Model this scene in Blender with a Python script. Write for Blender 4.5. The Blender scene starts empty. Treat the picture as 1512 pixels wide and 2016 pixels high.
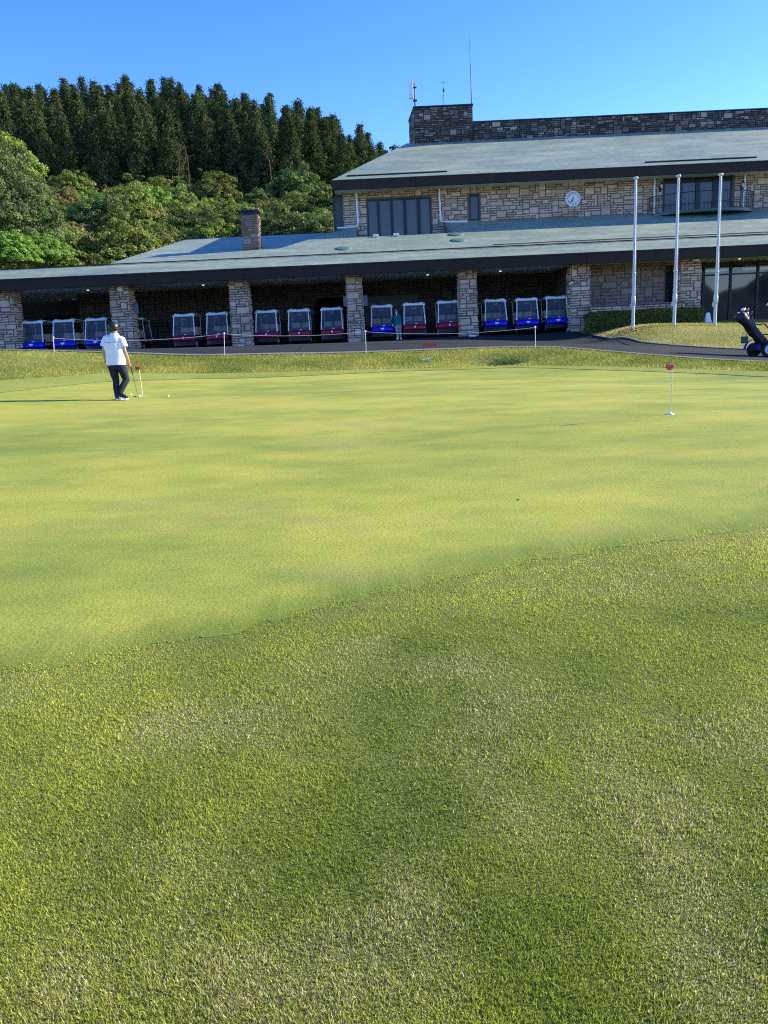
import bpy, bmesh, math, random
import numpy as np
from mathutils import Vector, Matrix
from mathutils.bvhtree import BVHTree

S = bpy.context.scene
COL = S.collection
random.seed(7)
R = math.radians
PI = math.pi

# ------------------------------------------------------------------ camera
F = 1510.0
PITCH, ROLL, EYE = R(11.5), math.atan(.046), 1.6
cp, sp, cr, sr = math.cos(PITCH), math.sin(PITCH), math.cos(ROLL), math.sin(ROLL)
FW = Vector((0, cp, -sp)); U0 = Vector((0, sp, cp)); X0 = Vector((1, 0, 0))
RT = X0 * cr - U0 * sr
UP = U0 * cr + X0 * sr
cam = bpy.data.cameras.new('camera')
cam.sensor_fit = 'VERTICAL'; cam.sensor_height = 36.0; cam.lens = F / 2016 * 36
cam.clip_start = .05; cam.clip_end = 5000
camo = bpy.data.objects.new('camera', cam); COL.objects.link(camo)
m = Matrix((RT, UP, -FW)).transposed().to_4x4(); m.translation = (0, 0, EYE)
camo.matrix_world = m
S.camera = camo

def P(px, py, Y):
    """the point of the vertical plane at distance Y seen at that place of the photograph"""
    d = FW * F + RT * (px - 756) + UP * (1008 - py)
    k = Y / d.y
    return Vector((d.x * k, Y, EYE + d.z * k))

# ------------------------------------------------------------------ light
SUN_EL, SUN_AZ = R(25), R(14)          # azimuth measured from +x towards +y
sv = Vector((math.cos(SUN_AZ) * math.cos(SUN_EL), math.sin(SUN_AZ) * math.cos(SUN_EL), math.sin(SUN_EL)))
W = bpy.data.worlds.new('World'); S.world = W; W.use_nodes = True
nt = W.node_tree
sky = nt.nodes.new('ShaderNodeTexSky'); sky.sky_type = 'NISHITA'; sky.sun_disc = False
sky.sun_elevation = SUN_EL; sky.sun_rotation = PI / 2 - SUN_AZ
sky.altitude = 0; sky.air_density = 1.0; sky.dust_density = 0.1; sky.ozone_density = 4.0
bg = nt.nodes['Background']; bg.inputs['Strength'].default_value = .15
hsv = nt.nodes.new('ShaderNodeHueSaturation'); hsv.inputs['Saturation'].default_value = 1.28; hsv.inputs['Hue'].default_value = .523; hsv.inputs['Value'].default_value = .86
nt.links.new(sky.outputs[0], hsv.inputs['Color']); nt.links.new(hsv.outputs[0], bg.inputs[0])
sl = bpy.data.lights.new('sun', 'SUN'); sl.energy = 3.4; sl.angle = R(.5); sl.color = (1, .90, .72)
so = bpy.data.objects.new('sun', sl); COL.objects.link(so)
so.rotation_euler = sv.to_track_quat('Z', 'Y').to_euler(); so.location = (60, 20, 60)
S.view_settings.view_transform = 'Standard'; S.view_settings.look = 'None'
S.view_settings.gamma = 1.0; S.view_settings.exposure = 1.6
S.cycles.use_denoising = False; S.cycles.filter_width = 1.1; S.cycles.sample_clamp_indirect = 2.0; S.cycles.max_bounces = 8; S.cycles.transparent_max_bounces = 24

# ------------------------------------------------------------------ materials
def node_mat(name):
    mt = bpy.data.materials.new(name); mt.use_nodes = True
    return mt, mt.node_tree, mt.node_tree.nodes['Principled BSDF']
def L(t, a, b): t.links.new(a, b)
def N(t, kind, **kw):
    n = t.nodes.new(kind)
    for k, v in kw.items():
        if k in n.inputs: n.inputs[k].default_value = v
        else: setattr(n, k, v)
    return n
def ramp(t, stops, fac=None):
    n = t.nodes.new('ShaderNodeValToRGB'); cr_ = n.color_ramp
    while len(cr_.elements) < len(stops): cr_.elements.new(.5)
    for e, (p, c) in zip(cr_.elements, stops):
        e.position = p; e.color = (*c, 1)
    if fac is not None: L(t, fac, n.inputs[0])
    return n
def mixc(t, fac, a, b, mode='MIX'):
    n = t.nodes.new('ShaderNodeMix'); n.data_type = 'RGBA'; n.blend_type = mode
    for sock, v in ((n.inputs[0], fac), (n.inputs[6], a), (n.inputs[7], b)):
        if hasattr(v, 'is_output'): L(t, v, sock)
        elif isinstance(v, tuple): sock.default_value = (*v, 1)
        else: sock.default_value = v
    return n.outputs[2]
def mathn(t, op, a, b=0.):
    n = t.nodes.new('ShaderNodeMath'); n.operation = op
    for sock, v in ((n.inputs[0], a), (n.inputs[1], b)):
        if hasattr(v, 'is_output'): L(t, v, sock)
        else: sock.default_value = v
    return n.outputs[0]
def coords(t, kind='Object', scale=(1, 1, 1)):
    tc = t.nodes.new('ShaderNodeTexCoord'); mp = t.nodes.new('ShaderNodeMapping')
    mp.inputs['Scale'].default_value = scale
    L(t, tc.outputs[kind], mp.inputs[0]); return mp.outputs[0]
def noise(t, vec, scale, detail=4., rough=.55):
    n = N(t, 'ShaderNodeTexNoise', Scale=scale, Detail=detail, Roughness=rough)
    L(t, vec, n.inputs['Vector']); return n.outputs[0]
def bump(t, h, bsdf, strength=.4, dist=.02):
    b = N(t, 'ShaderNodeBump', Strength=strength, Distance=dist)
    L(t, h, b.inputs['Height']); L(t, b.outputs[0], bsdf.inputs['Normal'])

def plain(name, c, rough=.5, metal=0., var=.12, scale=9., spec=.5):
    """a painted or moulded surface with slight dirt and unevenness"""
    mt, t, b = node_mat(name)
    v = coords(t)
    n = noise(t, v, scale, 5)
    lo = tuple(x * (1 - var) for x in c); hi = tuple(min(1, x * (1 + var)) for x in c)
    r = ramp(t, [(.3, lo), (.7, hi)], n); L(t, r.outputs[0], b.inputs['Base Color'])
    b.inputs['Roughness'].default_value = rough; b.inputs['Metallic'].default_value = metal
    b.inputs['Specular IOR Level'].default_value = spec
    return mt

M = {}
def build_mats():
    M['white'] = plain('white_paint', (.90, .90, .88), .35, var=.06)
    M['pole'] = plain('pole_paint', (.62, .63, .61), .4, var=.1, scale=3)
    M['black'] = plain('black_plastic', (.012, .012, .014), .45)
    M['rubber'] = plain('rubber', (.015, .015, .015), .8)
    M['blue'] = plain('blue_paint', (.006, .012, .52), .22, var=.08)
    M['red'] = plain('red_paint', (.34, .010, .030), .25, var=.08)
    M['tan'] = plain('tan_vinyl', (.72, .46, .28), .5)
    M['chrome'] = plain('bare_metal', (.22, .215, .21), .5, metal=.7)
    M['rim'] = plain('wheel_rim', (.6, .6, .6), .35, metal=.3)
    M['frame'] = plain('window_frame', (.012, .013, .018), .35)
    M['fascia'] = plain('fascia_metal', (.044, .031, .024), .7, var=.1, scale=2, spec=.15)
    M['soffit'] = plain('soffit_board', (.62, .59, .52), .85, var=.05)
    M['greenmetal'] = plain('green_flashing', (.03, .10, .08), .4)
    M['ventgreen'] = plain('vent_green', (.09, .17, .135), .6)
    M['fin'] = plain('side_panel', (.09, .105, .10), .6)
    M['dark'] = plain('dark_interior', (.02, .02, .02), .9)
    M['concrete'] = plain('concrete', (.16, .155, .145), .9, var=.25, scale=4)
    M['flagred'] = plain('flag_red', (.55, .03, .03), .5)
    M['flagpink'] = plain('flag_pink', (.62, .05, .10), .5)
    M['signred'] = plain('sign_red', (.42, .07, .035), .5)
    M['cream'] = plain('cream_stick', (.75, .7, .5), .5)
    M['board'] = plain('grey_board', (.16, .19, .22), .5)
    M['shirt'] = plain('white_cotton', (.80, .82, .86), .9, var=.05, scale=14)
    M['denim'] = plain('navy_denim', (.005, .008, .022), .85, var=.6, scale=16)
    M['skin'] = plain('skin', (.46, .27, .18), .55, var=.1)
    M['hair'] = plain('black_hair', (.008, .008, .009), .35)
    M['cap'] = plain('black_cap', (.007, .007, .008), .42)
    M['teal'] = plain('teal_cloth', (.0, .16, .16), .85, var=.2)
    M['navy'] = plain('navy_cloth', (.008, .01, .03), .85)
    M['khaki'] = plain('grey_trousers', (.36, .35, .31), .9)
    M['ink'] = plain('grey_print', (.36, .38, .42), .8)
    M['darkink'] = plain('dark_print', (.03, .03, .04), .8)
    M['bagblack'] = plain('black_bag', (.01, .01, .012), .6)
    M['bagred'] = plain('red_strap', (.28, .03, .03), .6)
    M['bagtote'] = plain('green_tote', (.005, .09, .035), .6)
    M['lampglass'] = plain('lamp_glass', (.7, .66, .55), .2)
    M['soil'] = plain('soil', (.06, .07, .02), 1., var=.4)
    M['bark'] = plain('bark', (.10, .07, .05), .9, var=.4, scale=3)
    M['cedarbark'] = plain('cedar_bark', (.09, .05, .035), .95, var=.4, scale=3)
    # lit lamps
    mt, t, b = node_mat('lit_lamp'); b.inputs['Base Color'].default_value = (.9, .9, .85, 1)
    b.inputs['Emission Color'].default_value = (1, .95, .85, 1); b.inputs['Emission Strength'].default_value = .7
    M['lit'] = mt
    # glass of the carts
    def glass(name, tint, refl_ior, see):
        mt, t, b = node_mat(name)
        b.inputs['Base Color'].default_value = (*tint, 1); b.inputs['Roughness'].default_value = .03
        b.inputs['IOR'].default_value = refl_ior
        tr = N(t, 'ShaderNodeBsdfTransparent'); tr.inputs[0].default_value = (.86, .89, .92, 1)
        mx = t.nodes.new('ShaderNodeMixShader'); mx.inputs[0].default_value = see
        L(t, b.outputs[0], mx.inputs[1]); L(t, tr.outputs[0], mx.inputs[2])
        L(t, mx.outputs[0], t.nodes['Material Output'].inputs[0]); return mt
    M['shield'] = glass('windscreen_glass', (.20, .225, .26), 1.6, .70)
    M['glass'] = glass('curtain_wall_glass', (.008, .013, .024), 1.95, .22)
    mt, t, b = node_mat('upper_window_glass')
    v = coords(t); sx = N(t, 'ShaderNodeSeparateXYZ'); L(t, v, sx.inputs[0])
    r = ramp(t, [(.0, (.075, .073, .07)), (1, (.052, .052, .05))], noise(t, v, .6, 1))
    L(t, r.outputs[0], b.inputs['Base Color']); b.inputs['Roughness'].default_value = .06; b.inputs['IOR'].default_value = 1.6
    M['winglass'] = mt
    # masonry
    def stone(name, stops, rough=.85):
        mt, t, b = node_mat(name)
        g = t.nodes.new('ShaderNodeNewGeometry'); v = coords(t)
        r = ramp(t, stops, g.outputs['Random Per Island'])
        n = noise(t, v, 14, 6, .65); n2 = noise(t, v, 1.1, 3)
        c = mixc(t, .55, r.outputs[0], ramp(t, [(.25, (.6, .57, .55)), (.75, (1.3, 1.28, 1.26))], n).outputs[0], 'MULTIPLY')
        c = mixc(t, .5, c, ramp(t, [(.3, (.6, .58, .55)), (.6, (1, 1, 1))], n2).outputs[0], 'MULTIPLY')
        L(t, c, b.inputs['Base Color']); b.inputs['Roughness'].default_value = rough
        bump(t, n, b, .5, .02); return mt
    M['stone'] = stone('beige_stone', [(0, (.60, .385, .255)), (.3, (.79, .56, .395)), (.6, (.69, .485, .34)), (.8, (.86, .64, .465)), (1, (.64, .425, .285))])
    M['portstone'] = stone('shaded_port_stone', [(0, (.055, .043, .033)), (.5, (.10, .08, .062)), (1, (.075, .06, .045))])  # wall stone darkened so that its colour carries the port's deep shade
    M['midstone'] = stone('shaded_bay_stone', [(0, (.25, .19, .15)), (.5, (.36, .28, .225)), (1, (.29, .225, .18))])  # mid-dark copy of the wall stone, the bay's shade put into its colour
    M['darkstone'] = stone('weathered_shaded_stone', [(0, (.065, .052, .043)), (.45, (.135, .108, .09)), (.72, (.20, .165, .138)), (.84, (.37, .31, .255)), (1, (.44, .375, .31))])  # weathered stone, darkened further in colour for the shade on tower and parapet
    M['chimstone'] = stone('brown_stone', [(0, (.14, .09, .07)), (.4, (.24, .165, .12)), (.75, (.32, .24, .19)), (1, (.44, .37, .30))])
    def mortar(name, c):
        mt, t, b = node_mat(name); v = coords(t); n = noise(t, v, 30, 4)
        r = ramp(t, [(.3, tuple(x * .6 for x in c)), (.7, tuple(x * 1.3 for x in c))], n)
        L(t, r.outputs[0], b.inputs['Base Color']); b.inputs['Roughness'].default_value = .95; return mt
    M['mortar'] = mortar('mortar', (.20, .145, .105))
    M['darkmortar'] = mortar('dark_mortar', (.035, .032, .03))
    # slate roof (uv in metres: along the eave, up the slope)
    mt, t, b = node_mat('green_slate_roof')
    uv = coords(t, 'UV')
    br = N(t, 'ShaderNodeTexBrick', Scale=1.0)
    br.inputs['Brick Width'].default_value = .34; br.inputs['Row Height'].default_value = .15
    br.inputs['Mortar Size'].default_value = .008; br.inputs['Bias'].default_value = 0.
    br.inputs['Color1'].default_value = (.172, .242, .172, 1); br.inputs['Color2'].default_value = (.25, .312, .212, 1)
    br.inputs['Mortar'].default_value = (.10, .16, .135, 1); br.offset = .37; br.squash = 1
    L(t, uv, br.inputs['Vector'])
    skew = N(t, 'ShaderNodeMapping'); skew.inputs['Rotation'].default_value = (0, 0, R(-38)); skew.inputs['Scale'].default_value = (.35, 1.3, 1)
    L(t, uv, skew.inputs[0])
    n1 = noise(t, skew.outputs[0], .9, 5, .6)
    n2 = noise(t, coords(t, 'UV', (1.2, 5, 1)), 2.0, 4, .6)
    n3 = noise(t, uv, .25, 3)
    c = mixc(t, ramp(t, [(.46, (0, 0, 0)), (.66, (.85, .85, .85))], mathn(t, 'ADD', mathn(t, 'MULTIPLY', n1, .55), mathn(t, 'MULTIPLY', n2, .45))).outputs[0], br.outputs[0], (.44, .44, .26))
    c = mixc(t, .7, c, ramp(t, [(.3, (.78, .82, .82)), (.7, (1.15, 1.14, 1.1))], n3).outputs[0], 'MULTIPLY')
    L(t, c, b.inputs['Base Color']); b.inputs['Roughness'].default_value = .62
    bump(t, br.outputs[1], b, .3, .01)
    M['roof'] = mt
    # asphalt
    mt, t, b = node_mat('asphalt'); v = coords(t)
    n = noise(t, v, .35, 5, .6); n2 = noise(t, v, 60, 3)
    c = mixc(t, .6, ramp(t, [(.3, (.0140, .0185, .0190)), (.7, (.025, .0315, .0320))], n).outputs[0], ramp(t, [(.3, (.6, .6, .6)), (.7, (1.4, 1.4, 1.4))], n2).outputs[0], 'MULTIPLY')
    vo = N(t, 'ShaderNodeTexVoronoi', Scale=.22); vo.feature = 'DISTANCE_TO_EDGE'; L(t, v, vo.inputs['Vector'])
    c = mixc(t, ramp(t, [(.0, (1, 1, 1)), (.006, (0, 0, 0))], vo.outputs[0]).outputs[0], c, (.012, .012, .013))
    L(t, c, b.inputs['Base Color']); b.inputs['Roughness'].default_value = .95; b.inputs['Specular IOR Level'].default_value = .2; bump(t, n2, b, .4, .01)
    M['asphalt'] = mt
build_mats()

# ------------------------------------------------------------------ mesh building
class MB:
    def __init__(self): self.v = []; self.f = []; self.mi = []; self.uv = {}; self.sm = []
    def add(self, verts, faces, mi=0, smooth=False):
        o = len(self.v); self.v += [tuple(p) for p in verts]
        for f in faces: self.f.append(tuple(i + o for i in f)); self.mi.append(mi); self.sm.append(smooth)
        return self
    def quad(self, a, b, c, d, mi=0, uv=None):
        self.add((a, b, c, d), ((0, 1, 2, 3),), mi)
        if uv: self.uv[len(self.f) - 1] = uv
        return self
    def box(self, a, b, mi=0):
        x0, y0, z0 = (min(p, q) for p, q in zip(a, b)); x1, y1, z1 = (max(p, q) for p, q in zip(a, b))
        vs = [(x, y, z) for z in (z0, z1) for x, y in ((x0, y0), (x1, y0), (x1, y1), (x0, y1))]
        return self.add(vs, ((3, 2, 1, 0), (4, 5, 6, 7), (0, 1, 5, 4), (1, 2, 6, 5), (2, 3, 7, 6), (3, 0, 4, 7)), mi)
    def cyl(self, p0, p1, r0, r1=None, n=12, mi=0, caps=True, smooth=True):
        r1 = r0 if r1 is None else r1; p0 = Vector(p0); p1 = Vector(p1)
        ax = (p1 - p0).normalized(); a = ax.orthogonal().normalized(); b = ax.cross(a)
        vs = []
        for p, r in ((p0, r0), (p1, r1)):
            vs += [p + (a * math.cos(2 * PI * i / n) + b * math.sin(2 * PI * i / n)) * r for i in range(n)]
        self.add(vs, [(i, (i + 1) % n, n + (i + 1) % n, n + i) for i in range(n)], mi, smooth)
        if caps: self.add(vs, (tuple(range(n))[::-1], tuple(range(n, 2 * n))), mi)
        return self
    def tube(self, pts, r, n=8, mi=0, caps=True):
        pts = [Vector(p) for p in pts]; rs = r if isinstance(r, (list, tuple)) else [r] * len(pts)
        vs = []; a = None
        for i, p in enumerate(pts):
            t = (pts[min(i + 1, len(pts) - 1)] - pts[max(i - 1, 0)]).normalized()
            a = t.orthogonal().normalized() if a is None else (a - t * a.dot(t)).normalized()
            b = t.cross(a)
            vs += [p + (a * math.cos(2 * PI * k / n) + b * math.sin(2 * PI * k / n)) * rs[i] for k in range(n)]
        fs = [(j * n + k, j * n + (k + 1) % n, (j + 1) * n + (k + 1) % n, (j + 1) * n + k) for j in range(len(pts) - 1) for k in range(n)]
        self.add(vs, fs, mi, True)
        if caps: self.add(vs, (tuple(range(n))[::-1], tuple(range(len(vs) - n, len(vs)))), mi)
        return self
    def lathe(self, c, prof, n=16, mi=0, axis=(0, 0, 1)):
        c = Vector(c); ax = Vector(axis).normalized(); a = ax.orthogonal().normalized(); b = ax.cross(a); vs = []
        for r, h in prof: vs += [c + ax * h + (a * math.cos(2 * PI * k / n) + b * math.sin(2 * PI * k / n)) * r for k in range(n)]
        fs = [(j * n + k, j * n + (k + 1) % n, (j + 1) * n + (k + 1) % n, (j + 1) * n + k) for j in range(len(prof) - 1) for k in range(n)]
        self.add(vs, fs, mi, True); self.add(vs, (tuple(range(n))[::-1], tuple(range(len(vs) - n, len(vs)))), mi)
        return self
    def prism(self, poly, d, mi=0, smooth=False):
        """poly: 3-D points of one face; d: the vector it is pushed along"""
        d = Vector(d); p = [Vector(q) for q in poly]; n = len(p); vs = p + [q + d for q in p]
        return self.add(vs, [tuple(range(n))[::-1], tuple(range(n, 2 * n))] + [(i, (i + 1) % n, n + (i + 1) % n, n + i) for i in range(n)], mi)
    def grid(self, rows, mi=0, smooth=True):
        h = len(rows); w = len(rows[0])
        return self.add([p for r in rows for p in r], [(j * w + i, j * w + i + 1, (j + 1) * w + i + 1, (j + 1) * w + i) for j in range(h - 1) for i in range(w - 1)], mi, smooth)
    def build(self, name, mats, parent=None, bevel=0, fix=False):
        me = bpy.data.meshes.new(name); me.from_pydata(self.v, [], self.f)
        for mt in (mats if isinstance(mats, (list, tuple)) else [mats]): me.materials.append(M[mt] if isinstance(mt, str) else mt)
        me.polygons.foreach_set('material_index', self.mi); me.polygons.foreach_set('use_smooth', self.sm)
        if self.uv:
            ul = me.uv_layers.new(name='UVMap')
            for fi, uv in self.uv.items():
                for li, q in zip(me.polygons[fi].loop_indices, uv): ul.data[li].uv = q
        if fix or bevel:
            bm = bmesh.new(); bm.from_mesh(me)
            bmesh.ops.remove_doubles(bm, verts=bm.verts, dist=.0005)
            bmesh.ops.recalc_face_normals(bm, faces=bm.faces)
            if bevel: bmesh.ops.bevel(bm, geom=[e for e in bm.edges if len(e.link_faces) == 2 and e.calc_face_angle(0) > .5], offset=bevel, segments=2, profile=.6, affect='EDGES', clamp_overlap=True)
            bm.to_mesh(me); bm.free()
        return link(name, me, parent)
def link(name, data, parent=None):
    o = bpy.data.objects.new(name, data); COL.objects.link(o)
    if parent: o.parent = parent
    return o
def thing(name, label, cat, loc=(0, 0, 0), rz=0, group=None):
    o = link(name, None); o.location = loc; o.rotation_euler = (0, 0, rz); o.empty_display_size = .2
    return tag(o, label, cat, group)
def tag(o, label=None, cat=None, group=None, kind=None):
    for k, v in (('label', label), ('category', cat), ('group', group), ('kind', kind)):
        if v: o[k] = v
    return o
def dup(src, loc, rz, label=None, swap=None, scale=None):
    """a copy of a thing with copies of its parts and their sub-parts; swap: {material name: material} on the copies"""
    kids = {}
    for o in bpy.data.objects:
        if o.parent: kids.setdefault(o.parent, []).append(o)
    def rec(o, par):
        c = o.copy(); COL.objects.link(c); c.parent = par
        for ch in kids.get(o, []): rec(ch, c)
        return c
    c = rec(src, None); c.location = loc; c.rotation_euler = (0, 0, rz)
    if label: c['label'] = label
    if scale: c.scale = scale
    return c
def np_mesh(name, V, Fq, mats, col=None, smooth=False, mi=None):
    """mesh from arrays: V (n,3), Fq (m,k)"""
    me = bpy.data.meshes.new(name); n = len(V); mm, k = Fq.shape
    me.vertices.add(n); me.vertices.foreach_set('co', np.asarray(V, dtype=np.float32).ravel())
    me.loops.add(mm * k); me.loops.foreach_set('vertex_index', Fq.astype(np.int32).ravel())
    me.polygons.add(mm); me.polygons.foreach_set('loop_start', np.arange(0, mm * k, k, dtype=np.int32))
    me.polygons.foreach_set('use_smooth', np.full(mm, smooth))
    if mi is not None: me.polygons.foreach_set('material_index', np.asarray(mi, dtype=np.int32))
    for mt in (mats if isinstance(mats, (list, tuple)) else [mats]): me.materials.append(mt)
    if col is not None:
        a = me.color_attributes.new('tint', 'FLOAT_COLOR', 'POINT')
        a.data.foreach_set('color', np.concatenate([col, np.ones((n, 1))], 1).astype(np.float32).ravel())
    me.update(); me.validate(); return me

# value noise for placing and tinting
_rg = np.random.RandomState(3); _tab = _rg.rand(256, 256)
def vnoise(x, y, s=1.):
    x = np.asarray(x) * s + 100.3; y = np.asarray(y) * s + 57.7
    i = np.floor(x).astype(int); j = np.floor(y).astype(int); u = x - i; v = y - j
    u = u * u * (3 - 2 * u); v = v * v * (3 - 2 * v)
    g = lambda a, b: _tab[a % 256, b % 256]
    return (g(i, j) * (1 - u) + g(i + 1, j) * u) * (1 - v) + (g(i, j + 1) * (1 - u) + g(i + 1, j + 1) * u) * v
def fbm(x, y, s=1., o=4):
    r = 0; a = .5; t = 0
    for k in range(o): r = r + a * vnoise(x + 13 * k, y - 7 * k, s); t += a; a *= .5; s *= 2.1
    return r / t

# ------------------------------------------------------------------ terrain height: a thin plate spline through levels read off the photograph
ctl = [(-9, -5, -.25), (0, -5, -.3), (9, -5, -.35), (-12, 1, .05), (12, 1, -.02), (-4, 0, 0), (0, 0, 0), (4, 0, 0), (-3, 2, .12), (0, 2, .12), (3, 2, .1),
       (-4, 5, .33), (0, 5, .32), (4, 5, .3), (0, 10, .62), (-6, 10, .68), (0, 16, .9), (6, 15, .74), (-14, 8, .75), (14, 9, .45), (-3, 13, .8), (2.5, 13, .76)]
for px, py, Y in [(1322, 817, 10), (240, 788, 16.2),
                  (0, 775, 17), (213, 752, 20), (380, 747, 21.5), (780, 732, 22.6), (1005, 724, 22), (1260, 732, 20), (1512, 745, 17.3),
                  (0, 747, 19.5), (118, 742, 21), (201, 733, 22), (380, 735, 23), (600, 730, 23.4), (780, 727, 23.3), (1005, 721, 22.9), (1260, 722, 21), (1512, 730, 18.3),
                  (0, 690, 26), (110, 693, 26), (254, 697, 26.2), (380, 701.5, 26.4), (443, 700.5, 26.5), (540, 698, 26.7), (700, 695.5, 27), (840, 690, 27), (980, 685, 27), (1100, 684.5, 26), (1214, 694, 24), (1327, 703.5, 22.3), (1512, 715, 20.5),
                  (1138, 654, 37.2), (1165, 666, 35), (1200, 670.5, 33), (1260, 676.5, 31), (1330, 682, 29.5), (1400, 686.5, 28), (1490, 691, 27), (1505, 704, 24.5), (1300, 690, 26), (1180, 678, 28.5),
                  (1246, 642, 34), (1327, 640, 34), (1407, 641, 34), (1250, 658, 32), (1400, 664, 31), (1480, 660, 31),
                  (20, 700, 31), (260, 693, 38), (485, 683, 38), (705, 674, 38), (922, 662, 38), (1145, 651, 38)]:
    p = P(px, py, Y); ctl.append(tuple(p))
for x in (-30, -22, -14, -6, 2, 10): ctl.append((x, 44, 2.35))
ctl += [(-20, 38, 2.36), (16, 38, 2.5), (21, 38, 2.45), (16, 44, 2.6), (30, 44, 2.5), (30, 36, 2.0), (30, 28, 1.1), (26, 22, .75), (18, 20, .72), (20, 25, .9), (26, 14, .5), (26, 4, .1), (26, -5, -.3),
        (-20, 30, 2.5), (-30, 30, 2.5), (-26, 22, 2.0), (-20, 15, 1.4), (-26, 8, .9), (-26, -5, -.1), (-22, 26, 2.45), (-16, 19, 1.5), (24, 30, 1.3)]
ctl = np.array(ctl)
def _U(r2): return np.where(r2 > 1e-12, r2 * np.log(np.maximum(r2, 1e-12)), 0.)
_n = len(ctl); _d2 = ((ctl[:, None, :2] - ctl[None, :, :2]) ** 2).sum(-1)
_A = np.zeros((_n + 3, _n + 3)); _A[:_n, :_n] = _U(_d2) + np.eye(_n) * 1.5; _A[:_n, _n] = 1; _A[:_n, _n + 1:] = ctl[:, :2]; _A[_n:, :_n] = _A[:_n, _n:].T
_w = np.linalg.solve(_A, np.concatenate([ctl[:, 2], np.zeros(3)]))
HOLE = P(985, 722, 23.0)
def H(x, y):
    x = np.asarray(x, float); y = np.asarray(y, float); sh = np.broadcast(x, y).shape
    x = np.broadcast_to(x, sh).ravel(); y = np.broadcast_to(y, sh).ravel()
    xc = np.clip(x, -28, 28); yc = np.clip(y, -5, 44); out = np.empty(len(x))
    for i in range(0, len(x), 20000):
        s = slice(i, i + 20000)
        d2 = (xc[s, None] - ctl[None, :, 0]) ** 2 + (yc[s, None] - ctl[None, :, 1]) ** 2
        out[s] = _U(d2) @ _w[:_n] + _w[_n] + xc[s] * _w[_n + 1] + yc[s] * _w[_n + 2]
    out += np.where(y < -5, (y + 5) * .02, 0)
    out -= .62 * np.exp(-(((x - HOLE.x) / .62) ** 2 + ((y - HOLE.y - .85) / .5) ** 2))
    return out.reshape(sh)
def h1(x, y): return float(H(x, y))
def ground_at(px, py):
    """where the line of sight through that place of the photograph meets the terrain"""
    lo, hi = .5, 60.
    d = FW * F + RT * (px - 756) + UP * (1008 - py); d = d / d.y
    ts = np.linspace(1.0, 45, 1500); g = EYE + d.z * ts - H(d.x * ts, ts)
    k = np.argmax(g < 0) if (g < 0).any() else len(ts) - 1
    t = ts[k]; return Vector((d.x * t, t, h1(d.x * t, t)))

# ------------------------------------------------------------------ ground sheets
def turf_mat(name, stops, s1, s2, fine, patch=None, stretch=(1, 1, 1), bumpd=.01, dry=(.42, .34, .16), fstr=.5):
    mt, t, b = node_mat(name)
    v = coords(t, 'Object'); vs = coords(t, 'Object', stretch)
    n1 = noise(t, vs, s1, 4, .6); n2 = noise(t, vs, s2, 5, .65); nf = noise(t, v, fine, 2, .7); ng = noise(t, v, fine * 3.1, 1, .5)
    c = ramp(t, stops, mathn(t, 'ADD', mathn(t, 'MULTIPLY', n1, .6), mathn(t, 'MULTIPLY', n2, .4))).outputs[0]
    if patch:
        np_ = noise(t, vs, patch, 4, .65)
        c = mixc(t, ramp(t, [(.56, (0, 0, 0)), (.76, (.5, .5, .5))], np_).outputs[0], c, dry)
    c = mixc(t, fstr, c, ramp(t, [(.32, (.35, .4, .3)), (.68, (1.6, 1.55, 1.5))], mathn(t, 'ADD', mathn(t, 'MULTIPLY', nf, .5), mathn(t, 'MULTIPLY', ng, .5))).outputs[0], 'MULTIPLY')
    if name == 'fine_green_turf':
        at = N(t, 'ShaderNodeAttribute'); at.attribute_name = 'tint'; c = mixc(t, at.outputs[2], c, (.15, .20, .03))
    L(t, c, b.inputs['Base Color']); b.inputs['Roughness'].default_value = .9; b.inputs['Specular IOR Level'].default_value = .15
    bump(t, nf, b, .7, bumpd); return mt
M['rough'] = turf_mat('rough_grass', [(.25, (.10, .135, .022)), (.5, (.19, .215, .04)), (.75, (.31, .29, .075))], .35, 1.7, 9, .5, bumpd=.04)
M['green'] = turf_mat('fine_green_turf', [(.30, (.165, .22, .038)), (.43, (.255, .30, .048)), (.55, (.365, .37, .060)), (.68, (.45, .42, .085))], .38, 1.7, 55, .9, (.6, 1.2, 1), .006, dry=(.30, .27, .10), fstr=.5)
M['collar'] = turf_mat('collar_turf', [(.3, (.18, .24, .04)), (.55, (.27, .30, .055)), (.75, (.34, .33, .07))], .5, 2.2, 25, None, bumpd=.02)
M['fringe'] = turf_mat('fringe_turf', [(.3, (.11, .15, .024)), (.7, (.17, .18, .045))], .7, 2.5, 60, .6, bumpd=.01)

def curve_x(pts):
    """a function y(x) through points sorted by x (monotone smooth enough)"""
    a = np.array(sorted((p[0], p[1]) for p in pts)); 
    return lambda x: np.interp(x, a[:, 0], a[:, 1])
def smooth_curve(pts, k=9, n=400):
    a = np.array(sorted((p[0], p[1]) for p in pts)); xs = np.linspace(a[0, 0], a[-1, 0], n); ys = np.interp(xs, a[:, 0], a[:, 1])
    yp = np.concatenate([np.full(k, ys[0]), ys, np.full(k, ys[-1])]); ys = np.convolve(yp, np.hanning(2 * k + 1) / np.hanning(2 * k + 1).sum(), 'valid')
    return lambda x: np.interp(x, xs, ys)
gp = [ground_at(*q) for q in ((0, 1336), (230, 1291), (500, 1235), (640, 1200), (870, 1146), (1100, 1098), (1300, 1066), (1512, 1038))]
y_front = smooth_curve([(-14.5, 8.2), (-13.5, 5.2), (-11, 3.4), (-7, 2.5), (-4, 2.75)] + [(p.x, p.y) for p in gp] + [(6.5, 8.2), (9, 9.3), (11.5, 10.6), (13, 12.4), (13.8, 14.5)], 7)
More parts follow.
